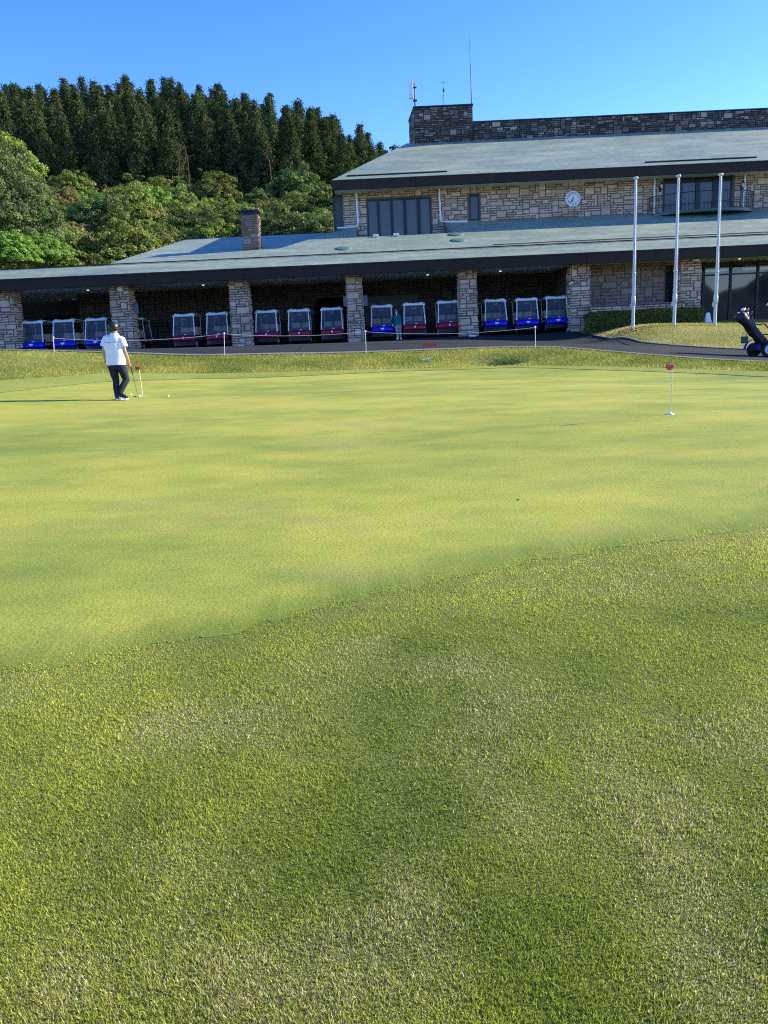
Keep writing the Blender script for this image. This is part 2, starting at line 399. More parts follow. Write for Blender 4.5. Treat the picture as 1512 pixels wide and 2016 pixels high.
y_back = smooth_curve([(-14.5, 8.2), (-13.8, 11), (-11.5, 14.4)] + [(P(a, b, Y).x, Y) for a, b, Y in ((0, 775, 17), (213, 752, 20), (380, 747, 21.5), (780, 732, 22.6), (1005, 724, 22), (1260, 732, 20), (1512, 745, 17.3))] + [(11.5, 16.4), (13, 15.4), (13.8, 14.5)], 5)
y_foot = smooth_curve([(-16.5, 8.5), (-15, 13)] + [(P(a, b, Y).x, Y) for a, b, Y in ((0, 747, 19.2), (118, 742, 20.8), (201, 733, 21.8), (380, 735, 22.8), (600, 730, 23.2), (780, 727, 23.2), (1005, 721, 22.6), (1260, 722, 20.8), (1512, 730, 18.1))] + [(12.5, 17.6), (15, 16), (16.5, 13)], 5)
y_crest = smooth_curve([(-40, 24), (-22, 25.6)] + [(P(a, b, Y).x, Y) for a, b, Y in ((0, 690, 26), (254, 697, 26.3), (443, 700.5, 26.5), (700, 695.5, 27), (980, 685, 27), (1100, 684.5, 26), (1214, 694, 24), (1327, 703.5, 22.3), (1512, 714, 20.6))] + [(14, 19), (20, 17), (40, 14)], 5)
y_kerb = curve_x([(9.45, 44.0), (9.74, 37.6)] + [(P(a, b, Y).x, Y) for a, b, Y in ((1138, 654, 37.2), (1165, 666, 35), (1200, 670.5, 33), (1260, 676.5, 31), (1330, 682, 29.5), (1400, 686.5, 28), (1490, 691.5, 27))] + [(16, 25.6), (20, 23.6), (26, 21.5), (40, 18)])

def axis(lo, hi, step, far):
    core = list(np.arange(lo, hi + 1e-6, step)); a = []; b = []; s = step; p = lo
    while p > -far: s *= 1.35; p -= s; a.append(p)
    s = step; p = core[-1]
    while p < far: s *= 1.35; p += s; b.append(p)
    return np.array(a[::-1] + core + b)
def sheet(name, x, lo, hi, rows, mat, dz, fine=0., ease=None, skirt=False):
    """a sheet that follows the terrain between two curves"""
    u = np.linspace(0, 1, rows) if ease is None else ease
    X = np.repeat(x[:, None], len(u), 1); Y = lo(x)[:, None] + (hi(x) - lo(x))[:, None] * u[None]
    Z = H(X, Y) + (dz if not skirt else .002 + (dz - .002) * np.clip((Y - lo(x)[:, None]) / .4, 0, 1))
    if fine: Z = Z + fine * (fbm(X, Y, .6, 3) - .5) * np.clip((Y - lo(x)[:, None]) / .8, 0, 1) * np.clip((hi(x)[:, None] - Y) / .8, 0, 1)
    w = len(u); V = np.stack([X, Y, Z], -1).reshape(-1, 3); i = (np.arange(len(x) - 1)[:, None] * w + np.arange(w - 1)[None]).ravel()
    Fq = np.stack([i, i + w, i + w + 1, i + 1], 1)
    # towards its front edge the mown turf passes into the longer grass of the fringe
    e = np.clip(1 - (Y - lo(x)[:, None]) / .45 - .5 * (fbm(X, Y, 6, 3) - .5), 0, 1).ravel() if skirt else None
    return tag(link(name, np_mesh(name, V, Fq, mat, None if e is None else np.stack([e, e, e], 1), smooth=True)), kind='structure')

gx = axis(-30, 30, .25, 1500); gy = axis(-6, 45, .25, 1500)
GX, GY = np.meshgrid(gx, gy, indexing='ij'); GZ = H(GX, GY)
w = len(gy); i = (np.arange(len(gx) - 1)[:, None] * w + np.arange(w - 1)[None]).ravel()
# where other sheets lie on top the ground sinks a little so that nothing shows through
under = ((GY > y_front(GX) + .6) & (GY < y_foot(GX) - .5) & (np.abs(GX) < 13.5)) | ((GY > y_crest(GX) + .6) & (GY < y_kerb(GX) - .6) & (GX < 38) & (GX > -38))
GZ = GZ - np.where(under, .06, 0)
near_mi = ((GY < y_front(GX) + .5) & (GY > -3) & (GY < 9) & (np.abs(GX) < 9))[:-1, :-1].ravel().astype(int)
tag(link('ground', np_mesh('ground', np.stack([GX, GY, GZ], -1).reshape(-1, 3), np.stack([i, i + w, i + w + 1, i + 1], 1), [M['rough'], M['fringe']], smooth=True, mi=near_mi)), kind='structure')
sheet('putting_green', np.linspace(-14.4, 13.7, 1600), lambda x: y_front(x) + np.where((x > -13) & (x < 13), .20 * (fbm(x, x * 0, 4, 4) - .5) + .07 * (fbm(x, x * 0 + 3, 22, 2) - .5), 0), y_back, 320, M['green'], .012, .035, np.concatenate([np.linspace(0, .06, 20)[:-1], np.linspace(.06, 1, 130)]), True)
sheet('green_collar', np.linspace(-16.2, 16.2, 200), lambda x: np.where((x > -14.4) & (x < 13.7), y_back(x), y_foot(x) - .3), y_foot, 14, M['collar'], .022)
# the cut edge of the collar: a low step of soil, its dark colour drawing the shadow line
xs = np.linspace(-14.3, 13.6, 260); ys = y_back(xs); mb = MB()
mb.grid([[(a, b - .004, h1(a, b) - .01) for a, b in zip(xs, ys)], [(a, b, h1(a, b) + .021) for a, b in zip(xs, ys)]])
tag(mb.build('turf_edge', 'soil'), kind='structure')
# road and apron of the carport, gutter along its front, kerb of the mound
xr = np.concatenate([np.linspace(-36, 9.3, 150), np.linspace(9.45, 11.2, 60), np.linspace(11.4, 36, 90)])
sheet('road', xr, lambda x: y_crest(x) + .36, y_kerb, 60, M['asphalt'], .02)
sheet('road_gutter', np.linspace(-36, 36, 220), y_crest, lambda x: y_crest(x) + .37, 4, M['concrete'], .028)
mb = MB(); rows = [[], [], [], []]
kx = np.concatenate([np.linspace(9.78, 11.2, 60), np.linspace(11.3, 34, 70)])
for x in kx:
    y = float(y_kerb(x)); z = h1(x, y)
    dx = .02; ty = (float(y_kerb(x + dx)) - float(y_kerb(x - dx))) / (2 * dx); nrm = Vector((-ty, 1)).normalized()
    for k, (o_, dz) in enumerate(((-.02, -.05), (-.02, .055), (.05, .06), (.07, -.05))): rows[k].append((x + nrm.x * o_, y + nrm.y * o_, z + dz))
mb.grid(rows, smooth=False)
tag(mb.build('kerb', 'concrete'), kind='structure')

# grass blades: nobody could count them
def blade_mat(name, trans=.35):
    mt = bpy.data.materials.new(name); mt.use_nodes = True; t = mt.node_tree; t.nodes.clear()
    a = N(t, 'ShaderNodeAttribute'); a.attribute_name = 'tint'
    d = N(t, 'ShaderNodeBsdfDiffuse'); tr = N(t, 'ShaderNodeBsdfTranslucent'); g = N(t, 'ShaderNodeBsdfGlossy', Roughness=.45)
    mx = N(t, 'ShaderNodeMixShader'); mx.inputs[0].default_value = trans; m2 = N(t, 'ShaderNodeMixShader'); m2.inputs[0].default_value = .015
    out = N(t, 'ShaderNodeOutputMaterial')
    L(t, a.outputs[0], d.inputs[0]); L(t, a.outputs[0], tr.inputs[0])
    L(t, d.outputs[0], mx.inputs[1]); L(t, tr.outputs[0], mx.inputs[2]); L(t, mx.outputs[0], m2.inputs[1]); L(t, g.outputs[0], m2.inputs[2]); L(t, m2.outputs[0], out.inputs[0])
    return mt
M['blade'] = blade_mat('grass_blade', .48)
def blades(name, x, y, z, length, width, col, rng, lean=.8):
    n = len(x); a = rng.uniform(0, 2 * PI, n); ln = length * rng.uniform(.5, 1.25, n); wd = width * rng.uniform(.6, 1.3, n)
    tilt = rng.uniform(.15, lean, n) * PI / 2
    dx, dy, dz = np.cos(a) * np.sin(tilt), np.sin(a) * np.sin(tilt), np.cos(tilt)
    sx, sy = -np.sin(a + rng.normal(0, .5, n)) * wd / 2, np.cos(a) * wd / 2
    V = np.empty((n, 3, 3)); V[:, 0] = np.stack([x - sx, y - sy, z - .003], 1); V[:, 1] = np.stack([x + sx, y + sy, z - .003], 1)
    V[:, 2] = np.stack([x + dx * ln, y + dy * ln, z + dz * ln], 1)
    o = link(name, np_mesh(name, V.reshape(-1, 3), np.arange(3 * n).reshape(n, 3), M['blade'], np.repeat(col, 3, 0)))
    return tag(o, kind='stuff')
def mix3(a, b, f): return np.asarray(a)[None] * (1 - f[:, None]) + np.asarray(b)[None] * f[:, None]
rng = np.random.RandomState(11)
# fringe in the foreground
def green_dz(x, y):
    """how far the sheet of the green stands above the terrain near its front edge"""
    d = y - y_front(x)
    return np.where(d > 0, .002 + .008 * np.clip(d / .4, 0, 1) + .035 * (fbm(x, y, .6, 3) - .5) * np.clip(d / .8, 0, 1), 0)
n = 2250000; n0 = 1500000
yy = 1.05 * (7.6 / 1.05) ** rng.rand(n); hw = yy * .54 + .45; xx = (rng.rand(n) * 2 - 1) * hw
q = rng.rand(n) * 1.9; xx[n0:] = (np.sign(rng.rand(n) - .5) * (hw + q))[n0:]   # and a strip on either side
k = rng.rand(n) < np.clip((y_front(xx) + .25 * (fbm(xx, yy, 5, 4) - .5) + .22 - yy) / .34, 0, 1); xx = xx[k]; yy = yy[k]; zz = H(xx, yy) + green_dz(xx, yy)
DRY = [(560, 1385, .30, .13), (450, 1430, .25, .1), (640, 1300, .16, .08), (715, 1272, .14, .06), (820, 1790, .12, .16), (700, 1930, .26, .14), (560, 1960, .2, .1), (1330, 1660, .2, .2), (1480, 1440, .3, .2), (1190, 1150, .4, .15),
       (100, 1960, .2, .1), (1400, 1940, .18, .12), (310, 1435, .14, .1), (960, 1480, .25, .12), (1050, 1600, .15, .12), (880, 1320, .3, .1), (1240, 1480, .2, .1), (260, 1700, .2, .1), (1000, 1380, .3, .12), (840, 1850, .1, .1)]
dry = np.zeros(len(xx))
for px, py, rx, ry in DRY:
    g = ground_at(px, py); dry += np.exp(-(((xx - g.x) / rx) ** 2 + ((yy - g.y) / (ry * 1.6)) ** 2))
dry = np.clip(dry * (.25 + 1.5 * (fbm(xx, yy, 5, 3) - .25)) + .7 * np.clip(fbm(xx + 9, yy, 1.5, 4) - .60, 0, 1) * 3, 0, 1)
lush = np.clip((fbm(xx, yy, .9, 4) - .38) * 3.4 + .12 * xx - .08, 0, 1)
c = mix3((.22, .305, .032), (.50, .53, .075), lush); c = np.where((rng.rand(len(xx)) < .14)[:, None], c * 1.08 + np.array([.17, .15, .03]), c)
isd = rng.rand(len(xx)) < dry * .42
c = np.where(isd[:, None], np.array([[.80, .68, .38]]) * rng.uniform(.5, 1.25, (len(xx), 1)), c) * rng.uniform(.6, 1.4, (len(xx), 1))
c = c * (1 + .18 * np.exp(-np.clip(y_front(xx) - yy, 0, 9) / .35))[:, None]
tuft = .75 + .6 * np.clip((fbm(xx, yy, 9, 3) - .3) * 2.2, 0, 1)
tuft = tuft * np.clip((y_front(xx) - yy) / .3, .75, 1)
blades('fringe_grass', xx, yy, zz, .0120 * tuft, .0030 + .00035 * yy, c, rng, 1.0)
FG = (n, len(xx))
# short blades on the near part of the green
n = 330000
yy = 2.5 + 8.5 * rng.rand(n) ** 1.2; hw = yy * .55 + .9; xx = (rng.rand(n) * 2 - 1) * hw
k = rng.rand(n) < np.clip((yy - y_front(xx) + .10 + .16 * (fbm(xx, yy, 5, 4) - .5)) / .45, 0, 1) ** 1.4; xx = xx[k]; yy = yy[k]; zz = H(xx, yy) + green_dz(xx, yy)
f = np.clip((fbm(xx * .6, yy * 1.2, .8, 4) - .36) * 3.2, 0, 1)
c = mix3((.20, .27, .042), (.44, .425, .075), f) * rng.uniform(.75, 1.25, (len(xx), 1))
blades('green_grass', xx, yy, zz, .0075, .0045, c, rng, 1.0)
# rough on the bank behind the green and along the road
n = 150000
xx = rng.uniform(-20, 20, n); yy = y_foot(xx) + (y_crest(xx) - y_foot(xx)) * rng.rand(n) + .02; zz = H(xx, yy)
f = np.clip((fbm(xx, yy, .7, 4) - .3) * 2.2, 0, 1)
c = mix3((.20, .25, .034), (.50, .47, .09), f) * rng.uniform(.65, 1.3, (n, 1))
blades('bank_grass', xx, yy, zz, .075, .016, c, rng, .95)
# thin dry lawn of the mound
n = 60000
xx = rng.uniform(9.8, 24, n); yy = y_kerb(xx) + .13 + rng.rand(n) * (36 - y_kerb(xx)); zz = H(xx, yy); k = yy < 36.5
xx, yy, zz = xx[k], yy[k], zz[k]
c = mix3((.38, .34, .075), (.60, .48, .19), np.clip((fbm(xx, yy, .6, 4) - .3) * 2.4, 0, 1)) * rng.uniform(.7, 1.25, (len(xx), 1))
blades('mound_grass', xx, yy, zz, .06, .016, c, rng, .95)

# ------------------------------------------------------------------ clubhouse
club = thing('clubhouse', 'long two-storey stone clubhouse with green slate roofs and an open cart port below', 'clubhouse', (4, 38, 2.3))
CL = Vector((4, 38, 2.3))
def cb(name, mb, mats, parent=None, **kw):
    """build a part of the clubhouse from world coordinates"""
    par = parent or club
    o = mb.build(name, mats, None, **kw)
    o.parent = par
    par_w = CL if par is club else Vector(par['_o'])
    o.matrix_parent_inverse = Matrix.Translation(-CL)
    return o
def ashlar(mb, fn, w, h, rg, cw=.15, ch=.115, holes=(), depth=.036, gap=.020, mi=1, big=.5):
    """irregular coursed stones over a w x h face; fn(u, v, d) gives the point d in front of the face"""
    nu = max(1, round(w / cw)); nv = max(1, round(h / ch)); cw = w / nu; ch = h / nv
    used = np.zeros((nu, nv), bool)
    for (u0, v0, u1, v1) in holes:
        used[max(0, int(math.floor(u0 / cw + .01))):max(0, int(math.ceil(u1 / cw - .01))), max(0, int(math.floor(v0 / ch + .01))):max(0, int(math.ceil(v1 / ch - .01)))] = True
    for j in range(nv):
        for i in range(nu):
            if used[i, j]: continue
            a = rg.choice((1, 2, 2, 3, 3, 4)); b = rg.choice((1, 1, 2, 2, 3)) if rg.random() < big else 1
            if a == 1 and b == 1 and rg.random() < .6: a = 2
            aa = 1
            while aa < a and i + aa < nu and not used[i + aa, j]: aa += 1
            bb = 1
            while bb < b and j + bb < nv and not used[i:i + aa, j + bb].any(): bb += 1
            used[i:i + aa, j:j + bb] = True
            q = lambda s: gap * rg.uniform(.5, 1.7) + s * 0
            u0, u1, v0, v1 = i * cw + q(0), (i + aa) * cw - q(0), j * ch + q(0), (j + bb) * ch - q(0)
            e = [rg.uniform(-.014, .014) for _ in range(8)]; d = depth * rg.uniform(.5, 1.25); s = .008
            bk = [fn(u0 + e[0], v0 + e[1], .001), fn(u1 + e[2], v0 + e[3], .001), fn(u1 + e[4], v1 + e[5], .001), fn(u0 + e[6], v1 + e[7], .001)]
            ft = [fn(u0 + e[0] + s, v0 + e[1] + s, d), fn(u1 + e[2] - s, v0 + e[3] + s, d), fn(u1 + e[4] - s, v1 + e[5] - s, d), fn(u0 + e[6] + s, v1 + e[7] - s, d)]
            mb.add(bk + ft, ((4, 5, 6, 7), (0, 1, 5, 4), (1, 2, 6, 5), (2, 3, 7, 6), (3, 0, 4, 7)), mi)
def front(x0, y, z0): return lambda u, v, d: (x0 + u, y - d, z0 + v)
def leftf(x, y1, z0): return lambda u, v, d: (x - d, y1 - u, z0 + v)
def rightf(x, y0, z0): return lambda u, v, d: (x + d, y0 + u, z0 + v)
rg = random.Random(5)
SOF = 5.47; FY = 37.4
# stone pillars, slightly wider at the foot
PILLARS = [(-18.17, -17.22), (-12.58, -11.66), (-6.88, -6.03), (-1.29, -.59), (4.10, 4.90), (9.44, 10.31), (14.66, 15.62)]
for k, (x0, x1) in enumerate(PILLARS):
    mb = MB(); zb = 2.05; z1 = SOF - .004; hh = z1 - zb; dp = .85; tp = .05; y0 = 38.0
    wx = x1 - x0
    def tpf(side):
        def fn(u, v, d):
            g = tp * (1 - v / hh)
            if side == 'f': return (x0 - g + u * (wx + 2 * g) / wx, y0 - g - d, zb + v)
            if side == 'l': return (x0 - g - d, y0 + dp - u * (dp + g) / dp, zb + v)
            return (x1 + g + d, y0 - g + u * (dp + g) / dp, zb + v)
        return fn
    g = tp
    mb.add([(x0 - g, y0 - g, zb), (x1 + g, y0 - g, zb), (x1 + g, y0 + dp, zb), (x0 - g, y0 + dp, zb), (x0, y0, z1), (x1, y0, z1), (x1, y0 + dp, z1), (x0, y0 + dp, z1)],
           ((3, 2, 1, 0), (4, 5, 6, 7), (0, 1, 5, 4), (1, 2, 6, 5), (2, 3, 7, 6), (3, 0, 4, 7)), 0)
    ashlar(mb, tpf('f'), wx, hh, rg); ashlar(mb, tpf('l'), dp, hh, rg); ashlar(mb, tpf('r'), dp, hh, rg)
    cb('stone_pillar', mb, ['mortar', 'stone'])
# back wall of the cart port with its openings, end wall, the wall between the two right pillars
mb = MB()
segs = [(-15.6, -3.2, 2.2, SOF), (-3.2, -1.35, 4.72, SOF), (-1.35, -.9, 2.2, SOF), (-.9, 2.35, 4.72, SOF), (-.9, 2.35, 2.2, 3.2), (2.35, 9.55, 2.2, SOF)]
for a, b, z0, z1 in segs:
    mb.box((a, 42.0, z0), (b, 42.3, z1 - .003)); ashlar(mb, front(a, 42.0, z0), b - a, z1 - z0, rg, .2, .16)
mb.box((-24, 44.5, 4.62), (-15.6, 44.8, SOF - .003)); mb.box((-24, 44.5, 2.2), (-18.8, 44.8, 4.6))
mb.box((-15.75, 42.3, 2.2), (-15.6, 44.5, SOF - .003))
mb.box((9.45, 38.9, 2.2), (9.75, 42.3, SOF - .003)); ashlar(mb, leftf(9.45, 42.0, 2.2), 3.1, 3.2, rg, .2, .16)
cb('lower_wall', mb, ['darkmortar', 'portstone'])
mb = MB(); mb.box((10.0, 39.0, 2.2), (14.3, 39.3, SOF - .003)); ashlar(mb, front(10.36, 39.0, 2.2), 3.9, SOF - 2.21, rg, .2, .16)
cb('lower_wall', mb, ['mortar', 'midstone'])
mb = MB(); mb.box((-3.9, 46.5, 2.2), (3.0, 46.6, 5.4)); mb.box((-3.3, 42.31, 2.2), (-3.2, 46.5, 5.4)); mb.box((2.35, 42.31, 2.2), (2.45, 46.5, 5.4)); mb.box((-1.35, 42.31, 2.2), (-1.3, 46.5, 5.4))
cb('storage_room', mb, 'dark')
# low window of the storage room, pale boxes of shelves behind it
mb = MB(); mb.box((-.9, 42.05, 4.45), (2.35, 42.2, 4.72)); 
for x in (-.9, .15, 1.2, 2.29): mb.box((x, 42.07, 3.2), (x + .06, 42.15, 4.45))
wf = cb('window', mb, 'frame')
mb = MB(); mb.quad((-.84, 42.13, 3.2), (2.29, 42.13, 3.2), (2.29, 42.13, 4.45), (-.84, 42.13, 4.45)); 
def sub(name, mb, mats, par, **kw):
    o = mb.build(name, mats, par, **kw); return o
sub('pane', mb, 'winglass', wf)
# lower eave: fascia in panels, soffit, roof
mb = MB(); xa = -22.0
while xa < 30:
    mb.box((xa + .006, FY, 5.40), (min(xa + 3.2, 30) - .006, FY + .12, 5.86)); xa += 3.2
mb.box((-22, FY + .02, 5.38), (30, FY + .13, 5.84)); mb.box((-22, FY - .03, 5.862), (30, FY + .12, 5.90))
cb('fascia', mb, 'fascia')
mb = MB(); mb.box((-22, FY + .125, SOF), (30, 44.4, SOF + .05))
cb('soffit', mb, 'soffit')
for q in ((173, 571), (163, 583), (314, 576), (400, 561), (623, 563), (842, 541), (890, 550), (985, 533.6), (1021, 542.5), (1260, 519.4), (1456, 509.5)):
    d = P(*q, 40) - Vector((0, 0, EYE)); k = (SOF - EYE) / d.z; c = Vector((0, 0, EYE)) + d * k
    if c.y < 43.5: cb('downlight', MB().cyl((c.x, c.y, SOF - .012), (c.x, c.y, SOF + .02), .06, n=10), 'lit')
SL = .343; zr = lambda y: 5.87 + SL * (y - FY)
WS = .25; zw = lambda y: zr(39.4) + WS * (y - 39.4)
def roofq(mb, pts, mi=0, up=None):
    """roof face with uv in metres along and up the slope"""
    p = [Vector(q) for q in pts]; u = (p[1] - p[0]).normalized(); nn = (p[1] - p[0]).cross(p[-1] - p[0]).normalized(); v = nn.cross(u)
    mb.add(p, (tuple(range(len(p))),), mi); mb.uv[len(mb.f) - 1] = [((q - p[0]).dot(u) + p[0].x, (q - p[0]).dot(v) + p[0].y) for q in p]
mb = MB(); ev = FY - .05
# strip along the whole eave, then the main plane with its recess below the left window
roofq(mb, [(-22, ev, zr(ev)), (-6.3, ev, zr(ev)), (-6.3, 39.4, zr(39.4)), (-22, 39.4, zr(39.4))])
RX0, RX1, RY = -.80, 4.15, 43.35
roofq(mb, [(-6.3, ev, zr(ev)), (30, ev, zr(ev)), (30, 39.4, zr(39.4)), (-6.3, 39.4, zr(39.4))])
hx = lambda y: -6.3 + (y - 39.4) * 4.2 / 5.5
roofq(mb, [(-6.3, 39.4, zr(39.4)), (30, 39.4, zr(39.4)), (30, RY, zr(RY)), (hx(RY), RY, zr(RY))])
roofq(mb, [(hx(RY), RY, zr(RY)), (RX0, RY, zr(RY)), (RX0, 46.25, zr(46.25)), (-1.1, 46.25, zr(46.25))])
roofq(mb, [(RX1, RY, zr(RY)), (30, RY, zr(RY)), (30, 46.25, zr(46.25)), (RX1, 46.25, zr(46.25))])
# slope down from the hip to the wing
a, b_, c, d = Vector((-6.3, 39.4, zr(39.4))), Vector((-1.1, 46.25, zr(46.25))), Vector((-1.3, 46.25, zw(46.25) - .02)), Vector((-6.33, 39.4, zw(39.4) - .02))
mb.add([a, b_, c, d], ((0, 1, 2, 3),))
# reveals of the recess
mb.quad((RX1, RY, zr(RY) - .6), (RX1, 46.25, zr(RY) - .6), (RX1, 46.25, zr(46.25)), (RX1, RY, zr(RY)), 1)
mb.quad((RX0, RY, zr(RY) - .6), (RX0, 46.25, zr(RY) - .6), (RX0, 46.25, zr(46.25)), (RX0, RY, zr(RY)), 1)
mb.quad((RX0, RY, zr(RY) - .6), (RX1, RY, zr(RY) - .6), (RX1, 46.25, zr(RY) - .6), (RX0, 46.25, zr(RY) - .6), 1)
mb.box((RX1 - .03, RY - .06, zr(RY) - .02), (RX1 + .05, RY, zr(RY) + .05), 1)
mb.prism([(RX1 - .04, RY, zr(RY)), (RX1 - .04, 46.2, zr(46.2)), (RX1 - .04, 46.2, zr(46.2) + .08), (RX1 - .04, RY, zr(RY) + .08)], (.08, 0, 0), 1)
# wing
wy = 50.0
roofq(mb, [(-13.2, 39.4, zr(39.4) - .004), (-6.31, 39.4, zr(39.4) - .004), (-1.3, wy, zw(wy)), (-11.45, wy, zw(wy))])
roofq(mb, [(-6.31, 39.4, zr(39.4) - .004), (-1.3, 46.25, zw(46.25)), (-1.3, wy, zw(wy))])
mb.quad((-11.45, wy, zw(wy)), (-1.3, wy, zw(wy)), (-1.3, 60, zw(wy) - 2.5), (-13.2, 60, zw(wy) - 2.5), 0)
mb.add([(-13.2, 39.4, zr(39.4) - .004), (-11.45, wy, zw(wy)), (-13.2, 60, zw(wy) - 2.5)], ((0, 1, 2),))
mb.box((-22, 39.36, 5.6), (-13.2, 39.40, zr(39.4) - .01), 1)
mb.quad((-13.2, 39.4, 5.5), (-13.2, 60, 5.5), (-13.2, 60, zw(wy) - 2.52), (-13.2, 39.42, zr(39.4) - .02), 1)
cb('lower_roof', mb, ['roof', 'greenmetal'])
mb = MB()
mb.prism([(-22, 39.36, zr(39.36) + .03), (30, 39.36, zr(39.36) + .03), (30, 39.36, zr(39.36) + .075), (-22, 39.36, zr(39.36) + .075)], (0, .05, 0))
cb('snow_guard', mb, 'fascia')
cb('snow_guard', MB().box((6, 39.9, zr(39.9) + .02), (30, 39.93, zr(39.9) + .05)), 'fascia')
for q in ((676, 489.5), (902, 473.5), (897, 462)):
    for yy_ in np.linspace(38, 46, 400):
        p = P(*q, yy_)
        if p.z < zr(yy_): break
    n_ = Vector((0, -SL, 1)).normalized()
    cb('roof_vent', MB().lathe((p.x, yy_, zr(yy_) - .02), [(.45, 0), (.43, .04), (.3, .07), (.02, .075)], 18, axis=n_), 'ventgreen')
# chimney
cx0, cx1, cy0 = -6.84, -5.97, 43.0
mb = MB(); mb.box((cx0, cy0, 7.2), (cx1, cy0 + .85, 9.22)); ashlar(mb, front(cx0, cy0, 7.36), cx1 - cx0, 1.86, rg); ashlar(mb, rightf(cx1, cy0, 7.4), .85, 1.82, rg); ashlar(mb, leftf(cx0, cy0 + .85, 7.4), .85, 1.82, rg)
chim = cb('chimney', mb, ['mortar', 'chimstone'])
mb = MB(); mb.box((cx0 - .06, cy0 - .06, 9.43), (cx1 + .06, cy0 + .91, 9.48))
for x in (cx0 + .08, cx1 - .12):
    for y in (cy0 + .06, cy0 + .72): mb.box((x, y, 9.22), (x + .05, y + .05, 9.43))
mb.box((cx0 + .2, cy0 + .2, 9.22), (cx1 - .2, cy0 + .65, 9.33))
sub('chimney_cap', mb, 'frame', chim)
# upper storey
WY = 46.2; WX0 = -1.5
mb = MB()
wins = [(-.16, 7.7, 3.45, 10.33), (5.66, 8.95, 6.22, 10.34), (16.71, 8.6, 20.63, 10.70)]
zb, zt = 7.4, 10.78
cuts = [WX0] + [v for w_ in wins for v in (w_[0], w_[2])] + [30]
for k in range(0, len(cuts), 2): mb.box((cuts[k], WY, zb), (cuts[k + 1], WY + .3, zt))
for x0, z0, x1, z1 in wins:
    mb.box((x0, WY, z1), (x1, WY + .3, zt)); mb.box((x0, WY, zb), (x1, WY + .3, z0))
ashlar(mb, front(WX0, WY, 7.9), 30 - WX0, zt - 7.9, rg, .185, .125, [(w_[0] - WX0, w_[1] - 7.9, w_[2] - WX0, w_[3] - 7.9) for w_ in wins])
mb.box((WX0, WY + .3, 7.4), (WX0 + .3, 58, zt)); ashlar(mb, leftf(WX0, 52, 7.9), 5.8, zt - 7.9, rg)
cb('upper_wall', mb, ['mortar', 'stone'])
mb = MB(); mb.box((-2.04, 46.6, 8.3), (-1.53, 46.75, 10.7))
cb('side_panel', mb, 'fin'); 
mb = MB(); mb.box((-2.12, 46.55, 8.3), (-2.04, 46.85, 10.7)); cb('corner_trim', mb, 'frame')
UY = 45.0
mb = MB(); xa = -2.06
first = 1.6
for k in range(12):
    x1 = -2.06 + first + 3.03 * k; mb.box((xa + .006, UY, 10.67), (x1 - .006, UY + .12, 11.14)); xa = x1
mb.box((-2.05, UY + .02, 10.665), (30, UY + .13, 11.13)); mb.box((-2.09, UY - .03, 11.142), (30, UY + .12, 11.18)); mb.box((-2.07, UY + .125, 10.67), (-1.95, 58, 11.14))
cb('fascia', mb, 'fascia')
mb = MB(); mb.box((-1.95, UY + .125, 10.72), (30, 58, 10.76)); cb('soffit', mb, 'soffit')
mb = MB(); zu = lambda y: 11.15 + .44 * (y - UY)
roofq(mb, [(-2.1, UY - .05, 11.15), (30, UY - .05, 11.15), (30, 54.2, zu(54.2)), (2.62, 54.2, zu(54.2))])
mb.add([(-2.1, UY - .05, 11.15), (2.62, 54.2, zu(54.2)), (2.62, 57.5, zu(54.2)), (-2.1, 58, 11.15)], ((0, 1, 2, 3),))
cb('upper_roof', mb, 'roof')
mb = MB()
for q0, q1 in (((683, 347.5), (880, 338.5)), ((1270, 322), (1490, 311.5))):
    a = P(*q0, 45.7); b_ = P(*q1, 45.7); cb('snow_guard', MB().box((a.x, 45.7, zu(45.7) + .01), (b_.x, 45.78, zu(45.7) + .10)), 'fascia')
# stair tower and parapet of the roof
mb = MB(); T = [(3.15, 54.0), (6.95, 54.0), (6.95, 58.0), (2.95, 57.0)]
mb.prism([(*q, 14.5) for q in T], (0, 0, 2.78)); ashlar(mb, front(3.15, 54.0, 14.75), 3.8, 2.5, rg, .15, .11, depth=.04)
dv = Vector((2.95 - 3.15, 3.0)); ln = dv.length; dv.normalize(); nv = Vector((-dv.y, dv.x)); 
ashlar(mb, lambda u, v, d: (3.15 + dv.x * u + nv.x * d, 54 + dv.y * u + nv.y * d, 14.75 + v), ln, 2.5, rg, .17, .12)
mb.prism([(3.10, 53.94, 17.28), (7.0, 53.94, 17.28), (7.0, 58.05, 17.28), (2.9, 57.05, 17.28)], (0, 0, .07), 2)
cb('roof_tower', mb, ['darkmortar', 'darkstone', 'frame'])
mb = MB(); mb.box((6.96, 54.15, 14.6), (30, 54.5, 16.26)); ashlar(mb, front(7.0, 54.15, 15.12), 23, 1.14, rg, .15, .11, depth=.04); mb.box((6.98, 54.08, 16.262), (30, 54.56, 16.33), 2)
cb('parapet', mb, ['darkmortar', 'darkstone', 'frame'])
